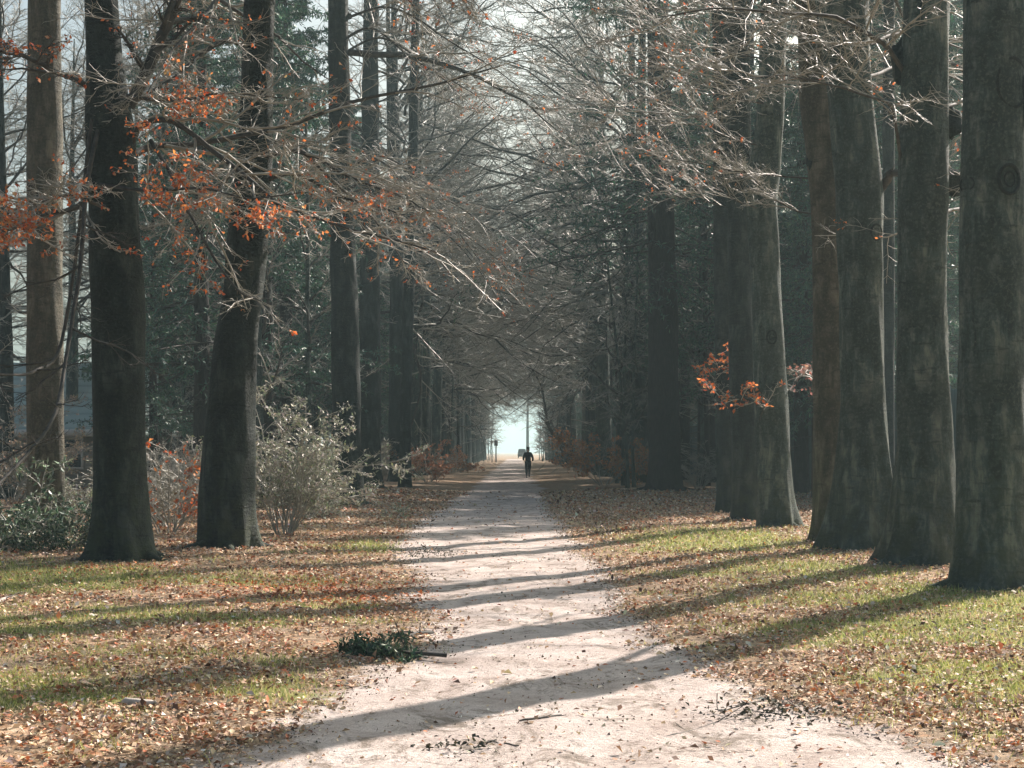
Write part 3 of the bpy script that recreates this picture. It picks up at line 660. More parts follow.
# small tree leaning out over the right path edge
ln = empty("leaning_tree", ((603 - 512) / F * 100, 100, .1)); ln["_D"] = 100.0; tag(ln, "thin dark tree leaning left over the path edge, curved like a bow", "tree")
mb = MB(); P = smoothline([at(px, py, 100) - np.array(ln.location) for px, py in ((606, 475), (590, 466), (570, 453), (556, 439), (548, 424), (545, 405), (541, 385), (530, 366))], 26)[None]
Rr = taper(np.array([.13]), np.array([.04]), 26); tubes(mb, P, Rr, 8); mb.obj("trunk", M_CONB, ln)
mb = MB(); a, b_ = grow(P, Rr, 16, rng(8), t0=.3, ratio=.4, K=7, rmin=.02); tubes(mb, a, b_, 4); a, b_ = grow(a, b_, 8, rng(9), ratio=.5, rmin=.012); tubes(mb, a, b_, 3); mb.obj("crown", M_LIMB, ln)
# thin young trees
thin = [(-4.6, 118, "left"), (-5.0, 121, "left"), (-4.1, 123, "left"), (-5.5, 116, "left")]
for x, y, _ in thin:
    put(protoT[int(r.integers(0, 2))], x, y, r.uniform(.75, .95), r.uniform(0, 6.28), "thin young stem in the small clump left of the path", "young tree", "clump of thin stems left of the path", (0, r.uniform(-.06, .06)))
for (px, y) in ((262, 40), (310, 47), (290, 60)):
    put(protoT[int(r.integers(0, 2))], (px - 512) / F * y, y, .8, r.uniform(0, 6.28), {262: "slim pale sapling hugging the right side of the leaning beech", 310: "slim pale sapling just left of the grey straight trunk", 290: "slim sapling rising behind the middle of the pale leafy shrub"}[px], "young tree", "pale saplings behind the shrub")
for (px, y) in ((628, 62), (634, 64), (622, 66), (616, 72)):
    put(protoT[int(r.integers(0, 2))], (px - 512) / F * y, y, .75, r.uniform(0, 6.28), "thin dark stem beside the massive fir trunk", "young tree", "thin stems beside the fir", (0, r.uniform(-.12, .04)))
for k in range(26):
    side = -1 if k % 2 else 1
    y = r.uniform(34, 120); x = side * r.uniform(7, 16 if side < 0 else 10)
    if side < 0 and 512 + F * x / y < 150: continue
    if side > 0 and (y < 45 or 512 + F * x / y > 800): continue
    put(protoT[int(r.integers(0, 2))], x, y, r.uniform(.7, 1.1), r.uniform(0, 6.28), "slender bare understorey tree %s" % ("behind the left row" if side < 0 else "between the right row and the fence"), "young tree", "understorey trees %s" % ("left" if side < 0 else "right"))
# sparse tall bare trees against the sky at the upper left
for (px, y, s) in ((8, 48, .7), (70, 62, .8), (130, 70, .85), (165, 55, .8), (-20, 70, .9), (105, 90, .9)):
    put(protoA[int(r.integers(0, 4))], (px - 512) / F * y, y, s, r.uniform(0, 6.28), {8: "bare tree at the left picture edge, left of the leftmost big trunk", 70: "bare tree in the gap between the tan trunk and the forked beech", 130: "bare tree rising directly behind the forked beech", 165: "bare tree just right of the forked beech", -20: "bare tree reaching in from outside the left picture edge", 105: "farthest bare tree behind the right of the house"}[px], "tree", "bare trees near the house")

# ------------------------------------------------------------------ shrubs
def bare_shrub(seed, h=2.0, ns=16, n=(7, 6, 4), thick=1.0, mat=None, leaf=0, pal=None, lsize=0.06, name="shrub", lmat=None, asp=0.5, wig=0.1, bias=-0.05, spread=0.6, droop=0.2, per=3):
    r = rng(seed); root = empty(name)
    az = r.uniform(0, 6.28, ns); d = np.stack([np.cos(az) * spread, np.sin(az) * spread, np.ones(ns)], 1) * r.uniform(.7, 1.2, (ns, 1))
    d[:, 2] = r.uniform(.6, 1.4, ns)
    P = curve(np.stack([np.cos(az) * .12, np.sin(az) * .12, 0 * az - 0.03], 1), d, h * r.uniform(.5, 1.2, ns), 8, r, wig, bias)
    Rr = taper(np.full(ns, 0.014), np.full(ns, 0.005), 8)
    mb = MB(); Pf, Rf = crown_from_limbs(mb, P, Rr, r, *n, thick=thick, t0=0.2, S0=5)
    st = mb.obj("stems", mat or M_TWIG, root)
    if leaf:
        N = len(Pf); sel = np.where(r.uniform(0, 1, N) < leaf)[0]
        K = Pf.shape[1]
        p = np.concatenate([Pf[sel, min(K - 1, 1 + j)] for j in range(per)]); p = p + r.normal(0, 0.015, p.shape)
        lm = MB(); leafquads(lm, p, lsize, r, pick(r, len(p), pal, 0.25), droop=droop, asp=asp)
        lm.obj("leaves", lmat or M_LEAF, root, smooth=False)
    return root
def place(root, px, py, label, cat, D=None, s=1.0, rz=0.0, group=None):
    D = D or base_D(py); x = (px - 512) / F * D
    root.location = (x, D, float(gz(x, D)) - 0.02); root.scale = (s, s, s); root.rotation_euler = (0, 0, rz)
    tag(root, label, cat, group); return root
PALE = [(0.46, 0.46, 0.36, 4), (0.32, 0.36, 0.22, 3), (0.58, 0.54, 0.46, 3), (0.14, 0.19, 0.09, 1)]
DARKG = [(0.03, 0.075, 0.045, 4), (0.06, 0.12, 0.06, 3), (0.16, 0.22, 0.13, 2)]
place(bare_shrub(1001, 2.3, 22, (8, 7, 4), wig=.17, asp=.36, leaf=.42, pal=PALE, lsize=.075, name="leafy_shrub", lmat=M_EVER, spread=.42), 284, 532, "pale sunlit leafy shrub right of the leaning beech", "shrub", D=27.5, s=1.0)
place(bare_shrub(1002, 1.2, 12, (8, 6, 4), leaf=.45, pal=PALE, lsize=.07, name="leafy_shrub", lmat=M_EVER), 318, 520, "lower greyish shrub in front of the grey straight trunk", "shrub", D=34, s=.9)
place(bare_shrub(1003, 1.9, 20, (8, 7, 4), name="bare_shrub"), 172, 532, "tangled bare shrub between the two big left trunks", "shrub", D=30)
place(bare_shrub(1004, 1.7, 7, (6, 5, 3), leaf=.24, pal=ORANGE, lsize=.09, name="beech_sapling"), 166, 535, "small sapling with orange leaves between the two left trunks", "sapling", D=27)
place(bare_shrub(1005, 1.1, 16, (7, 6, 3), leaf=.35, pal=PALE, name="bare_shrub", lmat=M_EVER), 80, 520, "bare pale shrub behind the gap right of the leftmost trunk", "shrub", D=33)
place(bare_shrub(1006, 1.45, 13, (7, 5, 3), wig=.14, asp=.24, leaf=.7, pal=[(0.05, 0.10, 0.06, 3), (0.12, 0.19, 0.11, 3), (0.30, 0.36, 0.24, 2)], lsize=.11, name="evergreen_shrub", lmat=M_EVER, spread=.9, bias=-.09), 20, 548, "dark evergreen shrub with drooping sprays at the far left edge", "shrub", D=23.2, s=1.0)
place(bare_shrub(1007, 1.1, 10, (7, 5, 3), wig=.14, asp=.24, leaf=.8, pal=DARKG, lsize=.10, name="evergreen_shrub", lmat=M_EVER, spread=1.0, bias=-.1), 62, 545, "small low evergreen in front of the leftmost big trunk", "shrub", D=22.6, s=.8)
place(bare_shrub(1008, 2.6, 16, (8, 7, 4), name="bare_shrub", leaf=.3, pal=[(0.4, 0.3, 0.2, 1), (0.5, 0.38, 0.28, 1)], lsize=.07), 12, 500, "tall beige twiggy shrub in front of the house at the left edge", "shrub", D=44, s=1.15)
place(bare_shrub(1009, 2.4, 12, (8, 7, 4), leaf=.55, pal=[(0.50, 0.22, 0.10, 3), (0.58, 0.34, 0.19, 2)], lsize=.11, name="beech_sapling", spread=.9), 604, 488, "bushy russet sapling at the right edge of the path by thin stems", "sapling", D=66, s=1.05)
place(bare_shrub(1010, 1.6, 12, (8, 6, 3), leaf=.5, pal=[(0.48, 0.20, 0.10, 3), (0.52, 0.3, 0.17, 2)], lsize=.12, name="beech_sapling", spread=.9), 458, 470, "low russet bush at the foot of the thin stem clump", "sapling", D=112)
place(bare_shrub(1011, 2.0, 12, (8, 6, 3), leaf=.5, pal=[(0.3, 0.12, 0.06, 3), (0.36, 0.2, 0.11, 2)], lsize=.10, name="beech_sapling", spread=.6), 428, 482, "russet leaved sapling just right of the slender dark trunk", "sapling", D=76)
place(bare_shrub(1012, 1.3, 16, (8, 6, 3), name="bare_shrub"), 452, 472, "scrubby bare shrub beyond the slender dark trunk at left", "shrub", D=105)
shr = bare_shrub(1013, 1.8, 18, (7, 6, 4), name="bare_shrub"); first = True
r = rng(1400)
for k in range(34):
    side = -1 if k % 5 < 3 else 1
    y = r.uniform(36, 130); x = side * (r.uniform(6.3, 10.5) + (0.6 if side > 0 else 0))
    px = 512 + F * x / y
    if side < 0 and px < 150: continue
    if side > 0 and px > 720: continue
    o = shr if first else copy_tree(shr); first = False
    o.location = (x, y, float(gz(x, y)) - .02); sc_ = r.uniform(.7, 1.3); o.scale = (sc_,) * 3; o.rotation_euler = (0, 0, r.uniform(0, 6.28))
    tag(o, "bare undergrowth shrub %s row of trunks" % ("under the left" if side < 0 else "under the right"), "shrub", "undergrowth shrubs %s" % ("left" if side < 0 else "right"))
# orange leafy sprays on the cluster of three
limb(R6, [(722, 392), (716, 378), (722, 368), (740, 352), (752, 346)], 0.012, 0.004, 301, n=(10, 6, 3), leaves=.7, lsize=.075, dD=(-.4, -2), ratio=(.42, .5, .5), name="leafy_spray")
limb(R6, [(722, 400), (730, 390), (744, 384), (756, 388)], 0.012, 0.004, 302, n=(9, 6, 3), leaves=.7, lsize=.075, dD=(-.4, -2), ratio=(.45, .5, .5), name="leafy_spray")
limb(R4, [(790, 390), (798, 378), (806, 372), (818, 366)], 0.012, 0.004, 303, n=(8, 5, 3), leaves=.4, lsize=.09, dD=(0, 2), ratio=(.8, .5, .5), name="leafy_spray", pal=[(0.3, 0.16, 0.12, 1), (0.22, 0.12, 0.1, 1)])
limb(R4, [(760, 420), (762, 405), (740, 400), (716, 396)], 0.012, 0.004, 304, n=(8, 6, 3), leaves=.3, lsize=.08, dD=(-.3, -1), ratio=(.5, .5, .5), name="leafy_spray")

# ------------------------------------------------------------------ fence, house
M_FENCE = simple("fence_wood", (0.016, 0.048, 0.052), (0.03, 0.075, 0.078), 5, .8)
fr_ = empty("fence", (10.9, 34, 0.1)); tag(fr_, "tall dark green board fence behind the right row of beeches", "fence")
r = rng(5)
FY = np.arange(0, 75, 3.0)
for y in FY:
    mb = MB()
    for q in range(20):
        y0 = y + .08 + q * .142
        hh = 2.95 + r.uniform(-.015, .015)
        box(mb, -.012 + r.uniform(-.006, .006), .012, y0, y0 + .135, -.12, hh)
    box(mb, .014, .05, y + .08, y + 2.92, .4, .5); box(mb, .014, .05, y + .08, y + 2.92, 2.3, 2.4)
    mb.obj("panel", M_FENCE, fr_, smooth=False)
    mb = MB(); box(mb, -.06, .06, y - .065, y + .065, -.3, 3.05); mb.obj("post", M_FENCE, fr_, smooth=False)
fr_["label"] = "tall dark green board fence behind the right row of beeches"

M_ROOF, t, n, b = newmat("grey_green_roof")
v = mapping(t, (1, 1, 1)); wv = nd(t, "ShaderNodeTexWave", bands_direction='Z'); wv.inputs["Scale"].default_value = 1.1; wv.inputs["Distortion"].default_value = 0.3; t.links.new(v, wv.inputs[0])
c = ramp(t, [(0.0, (0.22, 0.30, 0.29)), (0.2, (0.36, 0.47, 0.45)), (1.0, (0.42, 0.54, 0.51))], wv.outputs["Fac"])
t.links.new(mixc(t, noise(t, v, 3, 5), c, (0.32, 0.42, 0.40)), b.inputs["Base Color"]); b.inputs["Roughness"].default_value = .7; bump(t, b, wv.outputs["Fac"], .6, .03)
M_WALL = simple("render_wall", (0.24, 0.23, 0.20), (0.33, 0.31, 0.27), 4)
M_WHITE = simple("white_board", (0.62, 0.60, 0.56), (0.72, 0.70, 0.66), 9, .6, .05)
M_GLASS, t, n, b = newmat("window_glass"); b.inputs["Base Color"].default_value = (0.03, 0.045, 0.05, 1); b.inputs["Roughness"].default_value = .08
ho = empty("house", (-24, 60, .1)); tag(ho, "low house with broad grey-green roof and white eave board, behind the left trees", "house")
mb = MB()
box(mb, -9, 8.6, 0.5, 9, -.2, 2.1); mb.obj("wall", M_WALL, ho, smooth=False)
mb = MB()
V = [(-9.8, -.3, 2.18), (9.6, -.3, 2.18), (9.6, 4.6, 5.0), (-9.8, 4.6, 5.0), (-9.8, 9.6, 2.18), (9.6, 9.6, 2.18), (-9.8, -.3, 2.06), (9.6, -.3, 2.06), (9.6, 9.6, 2.06), (-9.8, 9.6, 2.06)]
mb.add(V, [(0, 1, 2, 3), (3, 2, 5, 4), (6, 9, 8, 7), (0, 6, 7, 1), (4, 5, 8, 9)], [(1, 5, 2), (0, 3, 4)]); mb.add([V[i] for i in (1, 7, 8, 5, 0, 6, 9, 4)], [(0, 1, 2, 3), (4, 7, 6, 5)])
mb.obj("roof", M_ROOF, ho, smooth=False)
mb = MB(); box(mb, -9.8, 9.6, -.345, -.305, 1.98, 2.24); mb.obj("fascia", M_WHITE, ho, smooth=False)
for xw in (-6.5, -3.4, -.3, 2.8, 5.9):
    mb = MB(); x1 = xw + 1.9
    for a_ in ((xw, x1, .42, .498, .75, .83), (xw, x1, .42, .498, 1.87, 1.95), (xw, xw + .08, .42, .498, .83, 1.87), (x1 - .08, x1, .42, .498, .83, 1.87), (xw + .91, xw + .99, .42, .498, .83, 1.87)): box(mb, *a_)
    wo = mb.obj("window", M_WHITE, ho, smooth=False)
    mb = MB(); box(mb, xw + .08, x1 - .08, .455, .475, .83, 1.87); mb.obj("pane", M_GLASS, wo, smooth=False)

# ------------------------------------------------------------------ walker, posts, vehicle at the far end
M_CLOTH = simple("dark_clothes", (0.012, 0.022, 0.028), (0.022, 0.036, 0.042), 12, .9)
M_TROU = simple("dark_trousers", (0.010, 0.018, 0.024), (0.016, 0.028, 0.034), 12, .9)
M_SKIN = simple("skin", (0.38, 0.24, 0.17), (0.42, 0.27, 0.19), 12, .6)
M_HAIR = simple("hair", (0.02, 0.014, 0.01), (0.04, 0.028, 0.02), 30, .7)
M_SHOE = simple("shoe", (0.03, 0.03, 0.035), (0.06, 0.06, 0.06), 20, .6)
def skin(name, verts, edges, radii, mat, parent, root=0, sub=2):
    me = bpy.data.meshes.new(name); me.from_pydata(verts, edges, []); o = bpy.data.objects.new(name, me); COL.objects.link(o)
    sk = o.modifiers.new("s", 'SKIN')
    for i, q in enumerate(radii):
        d = me.skin_vertices[0].data[i]; d.radius = q if isinstance(q, tuple) else (q, q); d.use_root = (i == root)
    sk.use_smooth_shade = True
    s2 = o.modifiers.new("u", 'SUBSURF'); s2.levels = sub; s2.render_levels = sub
    me.materials.append(mat); o.parent = parent; return o
# facing the camera side is -Y; figure jogs away with arms bent
PD = 92.0
pe = empty("person", ((528 - 512) / F * PD, PD, float(gz(.9, PD)) + .008)); tag(pe, "person in dark clothes jogging on the path in the distance, elbows bent", "person")
J = dict(pel=(0, 0, .95), wst=(0, .01, 1.08), che=(0, .03, 1.30), nk=(0, .04, 1.47), hd0=(0, .05, 1.56), hd1=(0, .06, 1.66), hd2=(0, .05, 1.73),
         sl=(-.175, .03, 1.40), el=(-.265, -.05, 1.14), wl=(-.25, .13, 1.02), hl=(-.235, .21, 1.04), sr=(.175, .03, 1.40), er=(.275, -.09, 1.15), wr=(.27, .04, .98), hr=(.26, .11, .97),
         pl_=(-.09, 0, .90), kl=(-.09, .05, .50), al=(-.07, -.06, .09), tl=(-.075, .10, .035), pr_=(.09, 0, .90), kr=(.08, .12, .52), ar=(.075, -.10, .20), tr=(.08, -.02, .08))
ks = list(J); ix = {k: i for i, k in enumerate(ks)}
E = [("pel", "wst"), ("wst", "che"), ("che", "nk"), ("nk", "hd0"), ("hd0", "hd1"), ("hd1", "hd2"), ("che", "sl"), ("sl", "el"), ("el", "wl"), ("wl", "hl"), ("che", "sr"), ("sr", "er"), ("er", "wr"), ("wr", "hr"),
     ("pel", "pl_"), ("pl_", "kl"), ("kl", "al"), ("al", "tl"), ("pel", "pr_"), ("pr_", "kr"), ("kr", "ar"), ("ar", "tr")]
RD = dict(pel=(.13, .10), wst=(.13, .095), che=(.15, .10), nk=.05, hd0=.07, hd1=(.085, .1), hd2=.05, sl=.062, el=.042, wl=.030, hl=.035, sr=.062, er=.042, wr=.030, hr=.035, pl_=.085, kl=.055, al=.038, tl=.03, pr_=.085, kr=.055, ar=.038, tr=.03)
skin("body", [J[k] for k in ks], [(ix[a], ix[b_]) for a, b_ in E], [RD[k] for k in ks], M_SKIN, pe)
jk = ["pel", "wst", "che", "nk", "sl", "el", "wl", "sr", "er", "wr"]; j2 = {k: i for i, k in enumerate(jk)}
RJ = dict(pel=(.175, .13), wst=(.17, .125), che=(.19, .13), nk=.07, sl=.095, el=.07, wl=.05, sr=.095, er=.07, wr=.05)
skin("jacket", [J[k] if k != "pel" else (0, 0, .90) for k in jk], [(j2[a], j2[b_]) for a, b_ in E if a in j2 and b_ in j2], [RJ[k] for k in jk], M_CLOTH, pe)
tk = ["pel", "pl_", "kl", "al", "pr_", "kr", "ar"]; t2 = {k: i for i, k in enumerate(tk)}
RT = dict(pel=(.15, .12), pl_=.115, kl=.085, al=.06, pr_=.115, kr=.085, ar=.06)
skin("trousers", [J[k] for k in tk], [(t2[a], t2[b_]) for a, b_ in E if a in t2 and b_ in t2], [RT[k] for k in tk], M_TROU, pe)
for a_, t_, f_ in (("al", "tl", 0), ("ar", "tr", 0)):
    A = Vector(J[a_]); T = Vector(J[t_]); hl_ = A + (A - T) * .35; hl_.z = min(hl_.z, T.z + (.03 if a_ == "al" else .16)); 
    skin("shoe", [tuple(hl_), tuple((A + T) / 2), tuple(T + (T - A) * .15)], [(0, 1), (1, 2)], [.042, .048, .036], M_SHOE, pe, root=1)
skin("hair", [(0, .03, 1.68), (0, .045, 1.745), (0, .0, 1.62)], [(0, 1), (0, 2)], [(.092, .10), .06, .07], M_HAIR, pe)

M_POST = simple("weathered_post", (0.06, 0.05, 0.04), (0.11, 0.09, 0.07), 8)
sg = empty("signpost", ((496 - 512) / F * 230, 230, .1)); tag(sg, "wooden post with small box head at the far left edge of path", "signpost")
mb = MB(); tubes(mb, [[(0, 0, -.2), (0, 0, 1), (0.01, 0, 2.9)]], [[.11, .10, .09]], 10); mb.obj("post", M_POST, sg)
mb = MB(); box(mb, -.26, .26, -.16, .16, 2.3, 2.95); mb.add([(-.32, -.22, 2.953), (.32, -.22, 2.953), (.32, .22, 2.953), (-.32, .22, 2.953), (0, -.22, 3.15), (0, .22, 3.15)], [(0, 3, 2, 1), (0, 4, 5, 3), (1, 2, 5, 4)], [(0, 1, 4), (3, 5, 2)]); mb.obj("box_head", M_POST, sg, smooth=False)
s2 = empty("wooden_post", ((492 - 512) / F * 225, 225, .1)); tag(s2, "plain thin pole standing left of the box-headed post", "post")
mb = MB(); tubes(mb, [[(0, 0, -.2), (0, 0, 1.5), (-0.02, 0, 3.0), (-.02, 0, 3.04)]], [[.07, .07, .06, .01]], 8); mb.obj("pole", M_POST, s2)
M_VAN = simple("dark_car_paint", (0.05, 0.06, 0.07), (0.07, 0.08, 0.09), 2, .35, 0)
M_TYRE = simple("tyre_rubber", (0.015, 0.015, 0.015), (0.03, 0.03, 0.03), 20)
va = empty("parked_van", ((522 - 512) / F * 360, 360, .1)); tag(va, "blurred dark van in the bright haze at the end of path", "van")
prof = [(-.95, .35), (.95, .35), (.98, .9), (.93, 1.25), (.80, 1.95), (.6, 2.1), (-.6, 2.1), (-.80, 1.95), (-.93, 1.25), (-.98, .9)]
def prism(mb, prof, ya):
    K = len(prof); V = [(x, y, z) for y in ya for x, z in prof]
    Q = [(k * K + i, k * K + (i + 1) % K, (k + 1) * K + (i + 1) % K, (k + 1) * K + i) for k in range(len(ya) - 1) for i in range(K)]
    T = [(0, i + 1, i) for i in range(1, K - 1)] + [((len(ya) - 1) * K, (len(ya) - 1) * K + i, (len(ya) - 1) * K + i + 1) for i in range(1, K - 1)]
    mb.add(V, Q, T)
mb = MB(); prism(mb, prof, [0, 3.6]); prism(mb, [(x, min(z, 1.1)) for x, z in prof if z < 1.3], [3.61, 4.6]); mb.obj("body", M_VAN, va, smooth=False)
mb = MB(); box(mb, -.7, .7, -.02, -.004, 1.3, 1.9); mb.obj("rear_window", M_GLASS, va, smooth=False)
for sx in (-.82, .82):
    for yy in (.8, 3.7):
        mb = MB(); a = np.arange(16) * math.pi / 8
        tubes(mb, [[(sx - .11, yy, .33), (sx - .1, yy, .33), (sx + .1, yy, .33), (sx + .11, yy, .33)]], [[.02, .33, .33, .02]], 16); mb.obj("wheel", M_TYRE, va)

# ------------------------------------------------------------------ things lying on the ground
def on_ground_line(px0, py0, px1, py1, K, r, wig=.02, lift=.02):
    def g(px, py):
        D = CH * F / (py - HZ); 
        for _ in range(3): D = (CH - float(gz((px - 512) / F * D, D))) * F / (py - HZ)
        return np.array([(px - 512) / F * D, D])
    a, b_ = g(px0, py0), g(px1, py1); t = np.linspace(0, 1, K)[:, None]
    p = a * (1 - t) + b_ * t + np.cumsum(r.normal(0, wig, (K, 2)), 0)
    return np.concatenate([p, (gz(p[:, 0], p[:, 1]) + lift)[:, None]], 1)
r = rng(61)
# fallen conifer bough
P = on_ground_line(448, 662, 352, 655, 9, r, .015, .05); c0 = P[4].copy(); P2_ = P - c0
bo = empty("fallen_bough", c0); tag(bo, "dark green fallen bough lying at the left edge of sandy path", "branch")
mb = MB(); Rb = taper(np.array([.016]), np.array([.006]), 9); tubes(mb, P2_[None], Rb, 6)
Pb, Rb2 = grow(P2_[None], Rb, 13, r, ratio=.5, K=5, bias=-0.02, flat=.4, up=.05, rmin=.004); tubes(mb, Pb, Rb2, 4)
Pc, Rc = grow(Pb, Rb2, 8, r, ratio=.5, K=4, flat=.6, up=.1, rmin=.003); tubes(mb, Pc, Rc, 3)
mb.obj("stem", M_LIMB, bo)
p = np.concatenate([Pc[:, j] for j in range(4)] * 3); p = p + r.normal(0, .012, p.shape); p[:, 2] = np.clip(p[:, 2], -.05, .09)
lm = MB(); leafquads(lm, p, .05, r, pick(r, len(p), DARKG, .3), asp=.35); lm.obj("needles", M_NEED, bo, smooth=False)
def stick(px0, py0, px1, py1, rad, label, mat, cat="stick", seed=0, name="stick", kids=3):
    r = rng(seed + 300); P = on_ground_line(px0, py0, px1, py1, 9, r, .006, rad * .8); c = P[4].copy(); o = empty(name, c)
    tag(o, label, cat); mb = MB(); Rr = taper(np.array([rad]), np.array([rad * .7]), 9); Rr[:, 0] *= .3; Rr[:, -1] *= .3
    tubes(mb, (P - c)[None], Rr, 8)
    if kids:
        a, b_ = grow((P - c)[None], Rr, kids, r, t0=.3, ratio=.35, K=4, flat=.3, rr=.5); tubes(mb, a, b_, 4)
    mb.obj("wood", mat, o)
M_PALEW = simple("bleached_wood", (0.38, 0.33, 0.28), (0.58, 0.52, 0.46), 14)
stick(122, 706, 163, 707, .030, "short bleached log lying in the grass at lower left", M_PALEW, "log", 1, "small_log", 0)
stick(846, 541, 866, 549, .022, "pale stick leaning by the foot of the broad-rooted beech", M_PALEW, "stick", 2)
stick(170, 702, 186, 690, .012, "thin grey twig right of the short bleached log", M_LIMB, "twig", 3)
stick(0, 604, 14, 598, .02, "pale stick at the left picture edge below the evergreen", M_PALEW, "stick", 4)
stick(434, 634, 408, 638, .02, "dark short stick just above the fallen green bough", M_LIMB, "stick", 7)
stick(660, 738, 735, 716, .006, "thin dark twig lying on the path at lower right", M_LIMB, "twig", 5)
stick(520, 722, 560, 716, .010, "thin dark twig lying mid path near the bottom", M_LIMB, "twig", 6)
def debris(px, py, wx, wy, n, seed, label):
    r = rng(seed); D = CH * F / (py - HZ); x = (px - 512) / F * D; o = empty("dead_leaf_clump", (x, D, float(gz(x, D)))); tag(o, label, "leaf clump")
    p = np.stack([r.normal(0, wx, n), r.normal(0, wy, n)], 1); z = gz(p[:, 0] + x, p[:, 1] + D) - float(gz(x, D)) + np.abs(r.normal(0, .03, n)) * np.exp(-(p[:, 0] / wx) ** 2) + .012
    lm = MB(); leafquads(lm, np.concatenate([p, z[:, None]], 1), .035, r, pick(r, n, [(0.035, 0.04, 0.02, 3), (0.07, 0.06, 0.03, 2), (0.14, 0.1, 0.06, 1)], .3), flatness=.5); lm.obj("leaves", M_LITTER, o, smooth=False)
    mb = MB(); m_ = int(4 + wx * 36); q = np.stack([r.normal(0, wx, m_), r.normal(0, wy, m_), np.full(m_, .025)], 1); P = curve(q, r.normal(0, 1, (m_, 3)) * np.array([1, 1, .1]), r.uniform(.4, 1.0, m_) * wx, 4, r, .2, 0); tubes(mb, P, np.full((m_, 4), .004), 3); o2 = mb.obj("twigs", M_LIMB, o); o2["kind"] = "stuff"
debris(775, 716, .26, .22, 260, 71, "dark clump of rotting leaves and twigs on path, lower right")
debris(462, 748, .12, .09, 60, 72, "small dark leaf clump at the bottom of the path")
debris(605, 534, .35, .55, 500, 73, "dark heap of debris on the right edge of path further up")
debris(430, 554, .25, .5, 300, 74, "dark leaf tuft on the left edge of path further up")

# ------------------------------------------------------------------ leaf litter and grass (countless)
r = rng(2024)
def scatter(N, y0, y1, k=1.0):
    """area-ish sampling, denser near the camera, inside the view cone"""
    u = r.uniform(0, 1, N); y = y0 * (y1 / y0) ** (u ** k)
    x = (r.uniform(-560, 560, N)) / F * y
    return x, y
x, y = scatter(520000, 6.8, 60, 0.8)
pm = pathmask(x, y); gm = grassmask(x, y)
cl = .6 * snoise(x, y, 3.5, 51) + .6 * snoise(x, y, 9.0, 53); cl2 = snoise(x, y, 0.8, 52)
prob = np.clip((0.52 + 0.95 * cl + 0.35 * cl2) * (1 - 0.7 * gm), 0.03, 1) * np.clip(1.15 - 1.35 * pm, 0.0, 1) + 0.012 * (pm > .8) * (1 + cl)
keep = r.uniform(0, 1, len(x)) < prob
x, y, gm = x[keep], y[keep], gm[keep]
N = len(x); size = np.interp(y, [7, 20, 60], [0.036, 0.046, 0.10]) * np.clip(np.exp(r.normal(-.12, .3, N)), .4, 1.45)
hot = np.exp(-((x + 1.9) / 1.5) ** 2 - ((y - 16.8) / 1.5) ** 2) + .8 * np.exp(-((x + 5.0) / 1.0) ** 2 - ((y - 18.8) / .8) ** 2)
LP = [(0.64, 0.47, 0.31, 6), (0.50, 0.33, 0.19, 5), (0.32, 0.18, 0.10, 3), (0.12, 0.06, 0.035, 2), (0.50, 0.17, 0.07, 2.4), (0.74, 0.62, 0.50, 3)]
LH = [(0.62, 0.20, 0.06, 6), (0.5, 0.2, 0.09, 3), (0.30, 0.08, 0.04, 3), (0.45, 0.30, 0.18, 3)]
cols = pick(r, N, LP, .22); hc = pick(r, N, LH, .22); m_ = r.uniform(0, 1, N) < hot; cols[m_] = hc[m_]
p = np.stack([x, y, gz(x, y) + 0.008 + r.uniform(0, .018, N)], 1)
lm = MB(); leafquads(lm, p, size, r, cols, flatness=.38, asp=.62)
tag(lm.obj("leaf_litter", M_LITTER, smooth=False), "fallen beech leaves strewn over both verges and the path edges", "fallen leaves", kind="stuff")
# crumbs: leaf fragments, bark bits and clods, mostly along the path edges and in the worn patches
x, y = scatter(260000, 6.8, 45, 0.8); pm = pathmask(x, y)
cl = snoise(x, y * .6, 2.2, 81) + .7 * snoise(x, y, 6.5, 82)
pr_b = np.clip(-.25 + .55 * cl, 0.015, 1) * .8 + np.clip(1 - np.abs(pm - .55) * 3, 0, 1) * .35
keep = (r.uniform(0, 1, len(x)) < pr_b) & (pm > .35); x, y = x[keep], y[keep]; N = len(x)
lm = MB(); leafquads(lm, np.stack([x, y, gz(x, y) + .008 + r.uniform(0, .006, N)], 1), np.interp(y, [7, 45], [.014, .035]) * r.uniform(.5, 1.5, N), r,
    pick(r, N, [(0.10, 0.085, 0.06, 4), (0.22, 0.17, 0.12, 4), (0.40, 0.31, 0.23, 2), (0.07, 0.08, 0.04, 2)], .3), flatness=.7, asp=.8)
tag(lm.obj("path_litter", M_LITTER, smooth=False), "small crumbs of leaf, bark and soil trodden into the sandy path", "debris", kind="stuff")
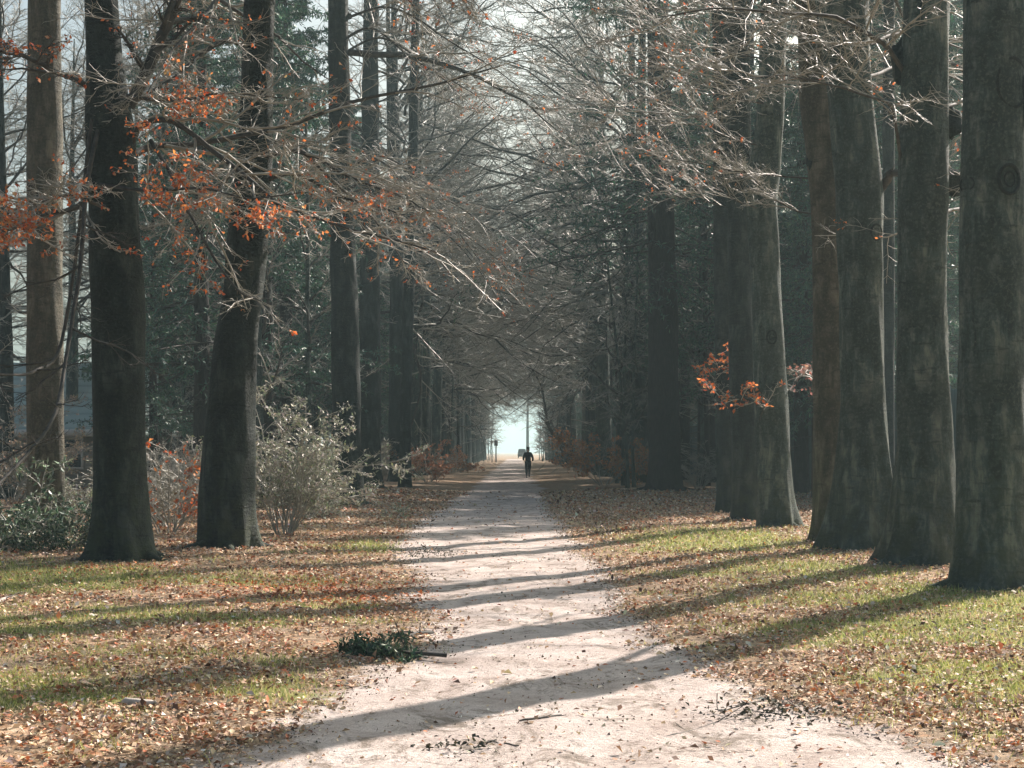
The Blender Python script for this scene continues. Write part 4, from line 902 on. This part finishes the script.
# grass
x, y = scatter(420000, 6.8, 36, 0.9)
gm = grassmask(x, y); pm = pathmask(x, y); cl = snoise(x, y, 6.0, 61)
keep = r.uniform(0, 1, len(x)) < np.clip((gm - .12) * 1.1, 0, 1) * np.clip(1.2 - 1.6 * pm, 0, 1) * np.clip(.6 + .6 * cl, .1, 1)
x, y = x[keep], y[keep]; N = len(x); z = gz(x, y)
hgt = np.interp(y, [7, 36], [.035, .065]) * r.uniform(.5, 1.7, N); wd = np.interp(y, [7, 36], [.0035, .009]); a = r.uniform(0, 6.28, N)
dx = np.cos(a) * wd; dy = np.sin(a) * wd; tx = r.normal(0, .5, N) * hgt; ty = r.normal(0, .5, N) * hgt
V = np.stack([np.stack([x - dx, y - dy, z], 1), np.stack([x + dx, y + dy, z], 1), np.stack([x + tx, y + ty, z + hgt], 1)], 1).reshape(-1, 3)
C = np.repeat(pick(r, N, [(0.27, 0.31, 0.08, 4), (0.42, 0.42, 0.13, 4), (0.15, 0.20, 0.05, 2), (0.58, 0.50, 0.28, 3)], .2), 3, axis=0)
gmb = MB(); gmb.add(V, None, np.arange(N * 3).reshape(N, 3), C)
tag(gmb.obj("grass", M_GRASS, smooth=False), "short yellow-green grass growing in patches on the verges", "grass", kind="stuff")

# ------------------------------------------------------------------ haze
if HAZE > 0:
    mb = MB(); box(mb, -720, 720, -100, 2450, -1.5, 40); ho_ = mb.obj("haze", None, smooth=False)
    m = bpy.data.materials.new("haze"); m.use_nodes = True; nn = m.node_tree.nodes; nn.remove(nn["Principled BSDF"])
    pv = nn.new("ShaderNodeVolumePrincipled"); pv.inputs["Color"].default_value = (0.70, 0.94, 0.97, 1); pv.inputs["Density"].default_value = HAZE; pv.inputs["Anisotropy"].default_value = 0.2
    m.node_tree.links.new(pv.outputs[0], nn["Material Output"].inputs["Volume"]); ho_.data.materials.append(m)
    tag(ho_, "thin bright morning haze filling the avenue", "haze", kind="stuff")
drop_private()
print("meshes", len(bpy.data.meshes), "objects", len(bpy.data.objects), "tris", sum(len(m.polygons) for m in bpy.data.meshes))
